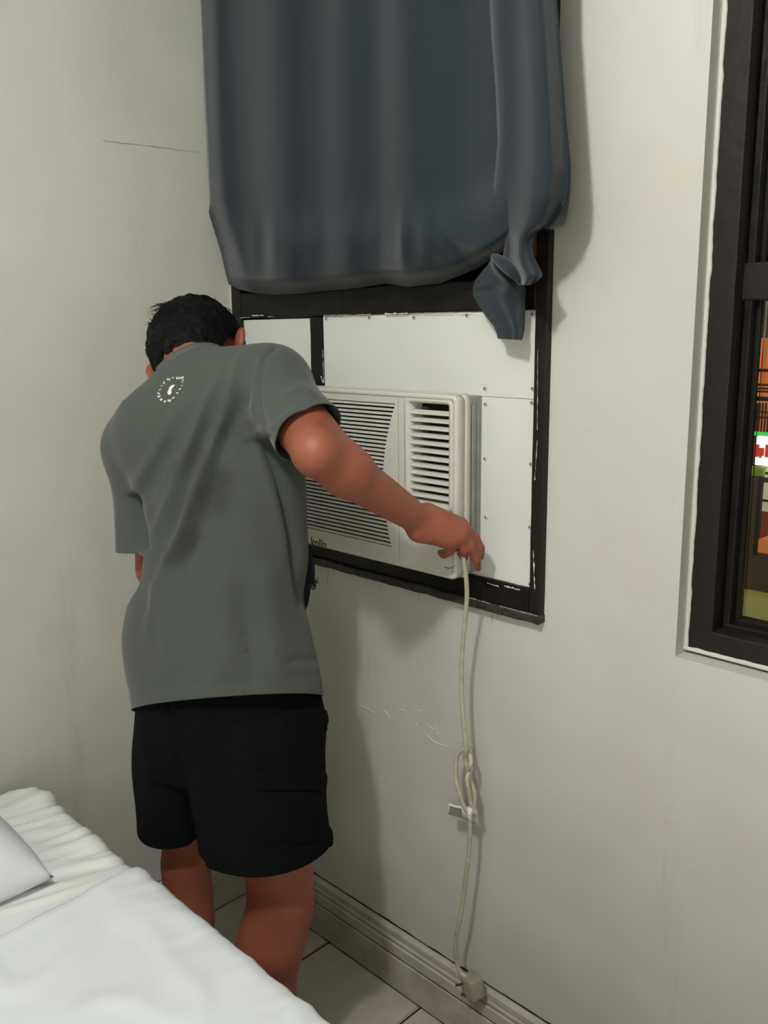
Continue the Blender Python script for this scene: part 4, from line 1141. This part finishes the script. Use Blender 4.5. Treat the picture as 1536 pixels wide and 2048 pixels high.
for sg in (1, -1):
    bm = bmesh.new(); bmesh.ops.create_uvsphere(bm, u_segments=16, v_segments=12, radius=.0115, matrix=Matrix.Translation(H(.031*sg, .0815, .007)))
    e = bm_obj('eye', bm, mat('eye_white', (230, 226, 218), .2), None, True); e.parent = person
    bm = bmesh.new(); bmesh.ops.create_uvsphere(bm, u_segments=12, v_segments=8, radius=.0052, matrix=Matrix.Translation(H(.031*sg, .0888, .006)))
    e2 = bm_obj('iris', bm, mat('brown_iris', (48, 30, 20), .15), None, True); e2.parent = e

# ------------------------------------------------------------------ rag in his left hand
def rag():
    V_, F_ = [], []; nu, nv = 22, 40; top = wrL+hd*.10+Vector((0, 0, .02)); 
    ax1 = (CR*.8+Vector((0, -.2, 0))).normalized(); ax2 = CF.copy(); ax2.z = 0; ax2.normalize()
    yt = 1070
    for j in range(nv+1):
        v = j/nv; py = 1075+150*v
        R_ = interp(py, [1075, 1110, 1125, 1150, 1165, 1172, 1190, 1210, 1225], [614, 624, 629, 630, 629, 621, 620, 616, 609])
        c = at(1.80, (R_+540)/2, py); w_ = (R_-540)/2/FPX*1.80*(1-.35*v*v)
        for i in range(nu):
            a = 2*math.pi*i/nu; r = 1+.16*math.sin(3*a+v*5)+.07*math.sin(7*a-v*3)
            V_.append(at(1.80, R_, py)+(-CR)*w_+CR*w_*math.cos(a)*(1 if math.cos(a) > 0 else r)+ax2*w_*.55*math.sin(a)*r+Vector((0, 0, .004*math.sin(9*a)*v)))
    for j in range(nv):
        for i in range(nu): F_.append((j*nu+i, j*nu+(i+1) % nu, (j+1)*nu+(i+1) % nu, (j+1)*nu+i))
    F_.append(tuple(range(nu))[::-1]); F_.append(tuple(nv*nu+i for i in range(nu)))
    o = mesh_obj('cleaning_rag', V_, F_, M_RAG, None, True)
    bm = bmesh.new()
    for k in range(16):
        p = at(1.80, 621+rs.uniform(-2, 7), 1163+rs.uniform(-6, 6)); P = [p]
        d_ = (CR*rs.uniform(.1, 1)-CU*rs.uniform(.1, 1)).normalized()
        for i in range(5): d_ = (d_+CR*rs.uniform(-.5, .5)+CU*rs.uniform(-.6, .4)).normalized(); P.append(P[-1]+d_*.0028)
        tube(bm, P, .0008, 4)
    fr = bm_obj('frayed_threads', bm, M_RAG); fr['kind'] = 'stuff'; fr.parent = o
    return o
tag(rag(), 'dark navy frayed rag held in the left hand of the man below the air conditioner', 'rag')

# ------------------------------------------------------------------ power cord
cord = tag(empty('power_cord', (.80, -.05, .6)), 'dirty white knotted power cord hanging from the hand of the man to the baseboard', 'cord')
def Cp(px, py, y): return on(1, y, px, py)
path = [Cp(905, 1068, -.088), Cp(919, 1095, -.092), Cp(926, 1112, -.092), Cp(930, 1135, -.088), Cp(933, 1165, -.080), Cp(934, 1190, -.072), Cp(932, 1220, -.066), Cp(927, 1270, -.060), Cp(923, 1330, -.056), Cp(923, 1390, -.054), Cp(927, 1445, -.052), Cp(932, 1495, -.052),
        Cp(930, 1515, -.047), Cp(934, 1532, -.044), Cp(937, 1545, -.050), Cp(934, 1558, -.058), Cp(936, 1575, -.060), Cp(940, 1600, -.055), Cp(946, 1618, -.050), Cp(952, 1628, -.046)]
# the loop: right strand comes up, passes left over the top, runs down the left side and returns
loop = [Cp(952, 1628, -.046), Cp(944, 1632, -.046), Cp(931, 1617, -.050), Cp(922, 1596, -.052), Cp(914, 1566, -.050), Cp(911, 1535, -.046), Cp(914, 1512, -.042), Cp(923, 1501, -.038), Cp(933, 1501, -.037),
        Cp(941, 1513, -.042), Cp(941, 1530, -.052), Cp(934, 1543, -.050), Cp(935, 1555, -.042), Cp(943, 1568, -.040), Cp(949, 1588, -.042), Cp(948, 1606, -.044), Cp(944, 1622, -.052), Cp(940, 1640, -.056)]
low = [Cp(940, 1640, -.056), Cp(940, 1665, -.055), Cp(938, 1700, -.055), Cp(932, 1750, -.055), Cp(926, 1800, -.055), Cp(919, 1840, -.056), Cp(912, 1875, -.055), Cp(911, 1905, -.053), Cp(915, 1930, -.050), Cp(921, 1946, -.048), Cp(932, 1954, -.046)]
cd_ = bmesh.new(); full = catmull(path+loop[1:]+low[1:], 6); tube(cd_, full, .0045, 10)
keep(bm_obj('cable', cd_, M_CORD, None, True), cord)
# warning tag folded round the cable
tp = [Cp(897, 1606, -.050), Cp(912, 1611, -.047), Cp(926, 1613, -.047), Cp(938, 1616, -.050)]; bt = [Cp(897, 1629, -.050), Cp(912, 1633, -.047), Cp(926, 1638, -.047), Cp(938, 1642, -.050)]
TPc, BTc = catmull(tp, 6), catmull(bt, 6)
Vt = TPc+BTc; nT = len(TPc); Ft = [(i, i+1, nT+i+1, nT+i) for i in range(nT-1)]
tg_ = mesh_obj('warning_tag', Vt, Ft, M_TAG, None, True); k = tg_.modifiers.new('t', 'SOLIDIFY'); k.thickness = .0006; k.offset = 0; keep(tg_, cord)
Vp = []; 
for i in range(1, int(nT*.68)):
    a, b = TPc[i], BTc[i]; off = Vector((.3, -.9, 0)).normalized()*.0008; Vp += [a.lerp(b, .17)+off, a.lerp(b, .83)+off]
Fp = [(2*i, 2*i+2, 2*i+3, 2*i+1) for i in range(len(Vp)//2-1)]
pp = mesh_obj('tag_print', Vp, Fp, M_TAGP); pp.parent = tg_; 
bm = bmesh.new(); tube(bm, [Cp(940, 1614, -.0535), Cp(940, 1642, -.0555)], .0060, 14); sl_ = bm_obj('tag_sleeve', bm, M_TAG, None, True); sl_.parent = tg_
# plug
pc = Cp(945, 1972, -.040); plug = bmesh.new()
bx(plug, -.021, .021, -.017, .017, -.022, .022, .006)
bmesh.ops.transform(plug, matrix=Matrix.Translation(pc)@Matrix.Rotation(-.20, 4, 'Y')@Matrix.Rotation(-.25, 4, 'Z'), verts=plug.verts)
plo = keep(bm_obj('plug', plug, M_PLUG, None, True), cord)
bm = bmesh.new(); tube(bm, catmull([Cp(921, 1946, -.048), Cp(930, 1953, -.046), Cp(940, 1962, -.042)], 4), [.0050]*5+[.006]*4, 10); r_ = bm_obj('strain_relief', bm, M_CORD, None, True); r_.parent = plo; r_.matrix_parent_inverse = plo.matrix_world.inverted() if False else Matrix.Identity(4)
for (a, b) in (((932, 1966), (911, 1971)), ((936, 1993), (922, 1988))):
    bm = bmesh.new(); P0 = Cp(a[0], a[1], -.052); P1 = Cp(b[0], b[1], -.058); d_ = (P1-P0).normalized(); u_ = Vector((0, 0, 1)); s_ = d_.cross(u_).normalized()
    vs = [bm.verts.new(p+u_*i*.0030+s_*j*.0009) for p in (P0, P1) for i in (-1, 1) for j in (-1, 1)]
    for f in ((0, 1, 3, 2), (4, 6, 7, 5), (0, 4, 5, 1), (2, 3, 7, 6), (0, 2, 6, 4), (1, 5, 7, 3)): bm.faces.new([vs[i] for i in f])
    o = bm_obj('prong', bm, M_PRONG); o.parent = plo

# ------------------------------------------------------------------ the street outside the second window
YB = 3.0
bld = tag(empty('building', (.4, YB, 0)), 'lit orange panelled shop building across the street seen through the right window', 'building')
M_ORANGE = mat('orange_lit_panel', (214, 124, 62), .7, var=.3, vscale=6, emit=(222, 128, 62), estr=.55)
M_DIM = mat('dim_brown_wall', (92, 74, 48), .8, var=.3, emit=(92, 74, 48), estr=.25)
M_SIGNW = mat('sign_white', (250, 255, 235), .4, emit=(248, 255, 226), estr=2.2)
M_SIGNG = mat('sign_green_tube', (60, 220, 90), .4, emit=(50, 210, 80), estr=1.2)
M_SIGNR = mat('sign_red_letter', (214, 70, 62), .5, emit=(220, 70, 60), estr=.7)
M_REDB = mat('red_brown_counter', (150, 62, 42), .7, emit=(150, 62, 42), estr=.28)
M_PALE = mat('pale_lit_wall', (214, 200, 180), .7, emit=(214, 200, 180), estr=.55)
M_BAR = mat('dark_bar', (40, 26, 18), .7)
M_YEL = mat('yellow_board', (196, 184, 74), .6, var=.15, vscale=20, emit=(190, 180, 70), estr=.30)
M_STREET = mat('dark_asphalt', (50, 42, 36), .9, var=.4, vscale=4)
def ob(name, px0, px1, py0, py1, y, th, m, parent=bld, bev=0):
    a = on(1, y, px0, (py0+py1)/2); b = on(1, y, px1, (py0+py1)/2); pz = min(1525, (px0+px1)/2); t = on(1, y, pz, py0); q = on(1, y, pz, py1)
    o = box(name, a.x, b.x, y, y+th, q.z, t.z, m, None, bev)
    return keep(o, parent) if parent else o
ob('wall', 1380, 2300, 560, 1300, YB+.45, .2, M_DIM)
for i in range(30):
    x0 = 1497+i*11; ob('wall_panel', x0, x0+10, 676, 865, YB+.30+.02*(i % 2), .05, M_ORANGE)
for (a, b) in ((738, 744), (768, 772), (776, 779), (782, 785), (794, 802), (823, 826), (834, 837)): ob('rail', 1486, 2200, a, b, YB+.15, .03, M_BAR)
for i in range(60):
    x0 = 1486+i*6; ob('grille_bar', x0, x0+1.6, 806, 868, YB+.12, .015, M_BAR)
ob('counter', 1518, 2200, 1024, 1084, YB+.3, .3, M_REDB); ob('counter_foot', 1516, 2200, 1080, 1106, YB+.1, .3, M_ORANGE)
ob('poster', 1519, 1700, 966, 1002, YB+.25, .02, M_PALE); ob('pale_shelf', 1517, 2200, 1003, 1022, YB+.25, .02, M_PALE); ob('dark_trim', 1512, 2200, 1000, 1003, YB+.22, .03, M_BAR)
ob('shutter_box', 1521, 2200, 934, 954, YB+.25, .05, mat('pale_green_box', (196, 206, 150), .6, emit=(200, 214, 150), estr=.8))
ob('dark_trim', 1512, 2200, 945, 948, YB+.2, .03, M_BAR); ob('dark_post', 1511, 1518, 950, 1112, YB+.18, .03, M_BAR)
sg = tag(empty('shop_sign', (.55, YB-.1, 1.0)), 'bright white lit shop sign with red lettering and green edge', 'sign')
ob('sign_box', 1508, 2100, 873, 932, YB-.1, .12, M_SIGNW, sg, .01)
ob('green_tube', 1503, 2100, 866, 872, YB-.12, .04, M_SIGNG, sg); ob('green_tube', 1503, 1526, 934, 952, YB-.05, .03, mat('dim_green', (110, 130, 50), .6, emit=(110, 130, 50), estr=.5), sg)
for i in range(8):
    x0 = 1509+i*21; 
    for (a, b, c, d_) in ((0, 8, 889, 914), (8, 18, 896, 912), (9, 13, 912, 916)): ob('sign_letter', x0+a, x0+b, c, d_, YB-.115, .012, M_SIGNR, sg)
yb_ = ob('yellow_board', 1489, 1900, 1187, 1243, .42, .012, M_YEL, None, .002); tag(yb_, 'yellow board standing outside just below the right window pane', 'board')
struct(box('ground', -4, 8, .3, 9, -.4, -.3, M_STREET))
struct(box('wall_opposite', -4, 8, YB+1.2, YB+1.3, -.3, 5, mat('night_wall', (30, 24, 18), .9)))
struct(box('ledge_outside', 1.19, 2.4, .12, .40, .80, .90, M_STREET))
l = lamp('street_lamp', (.8, 2.0, 2.3), 3, .1, (1, .72, .45))
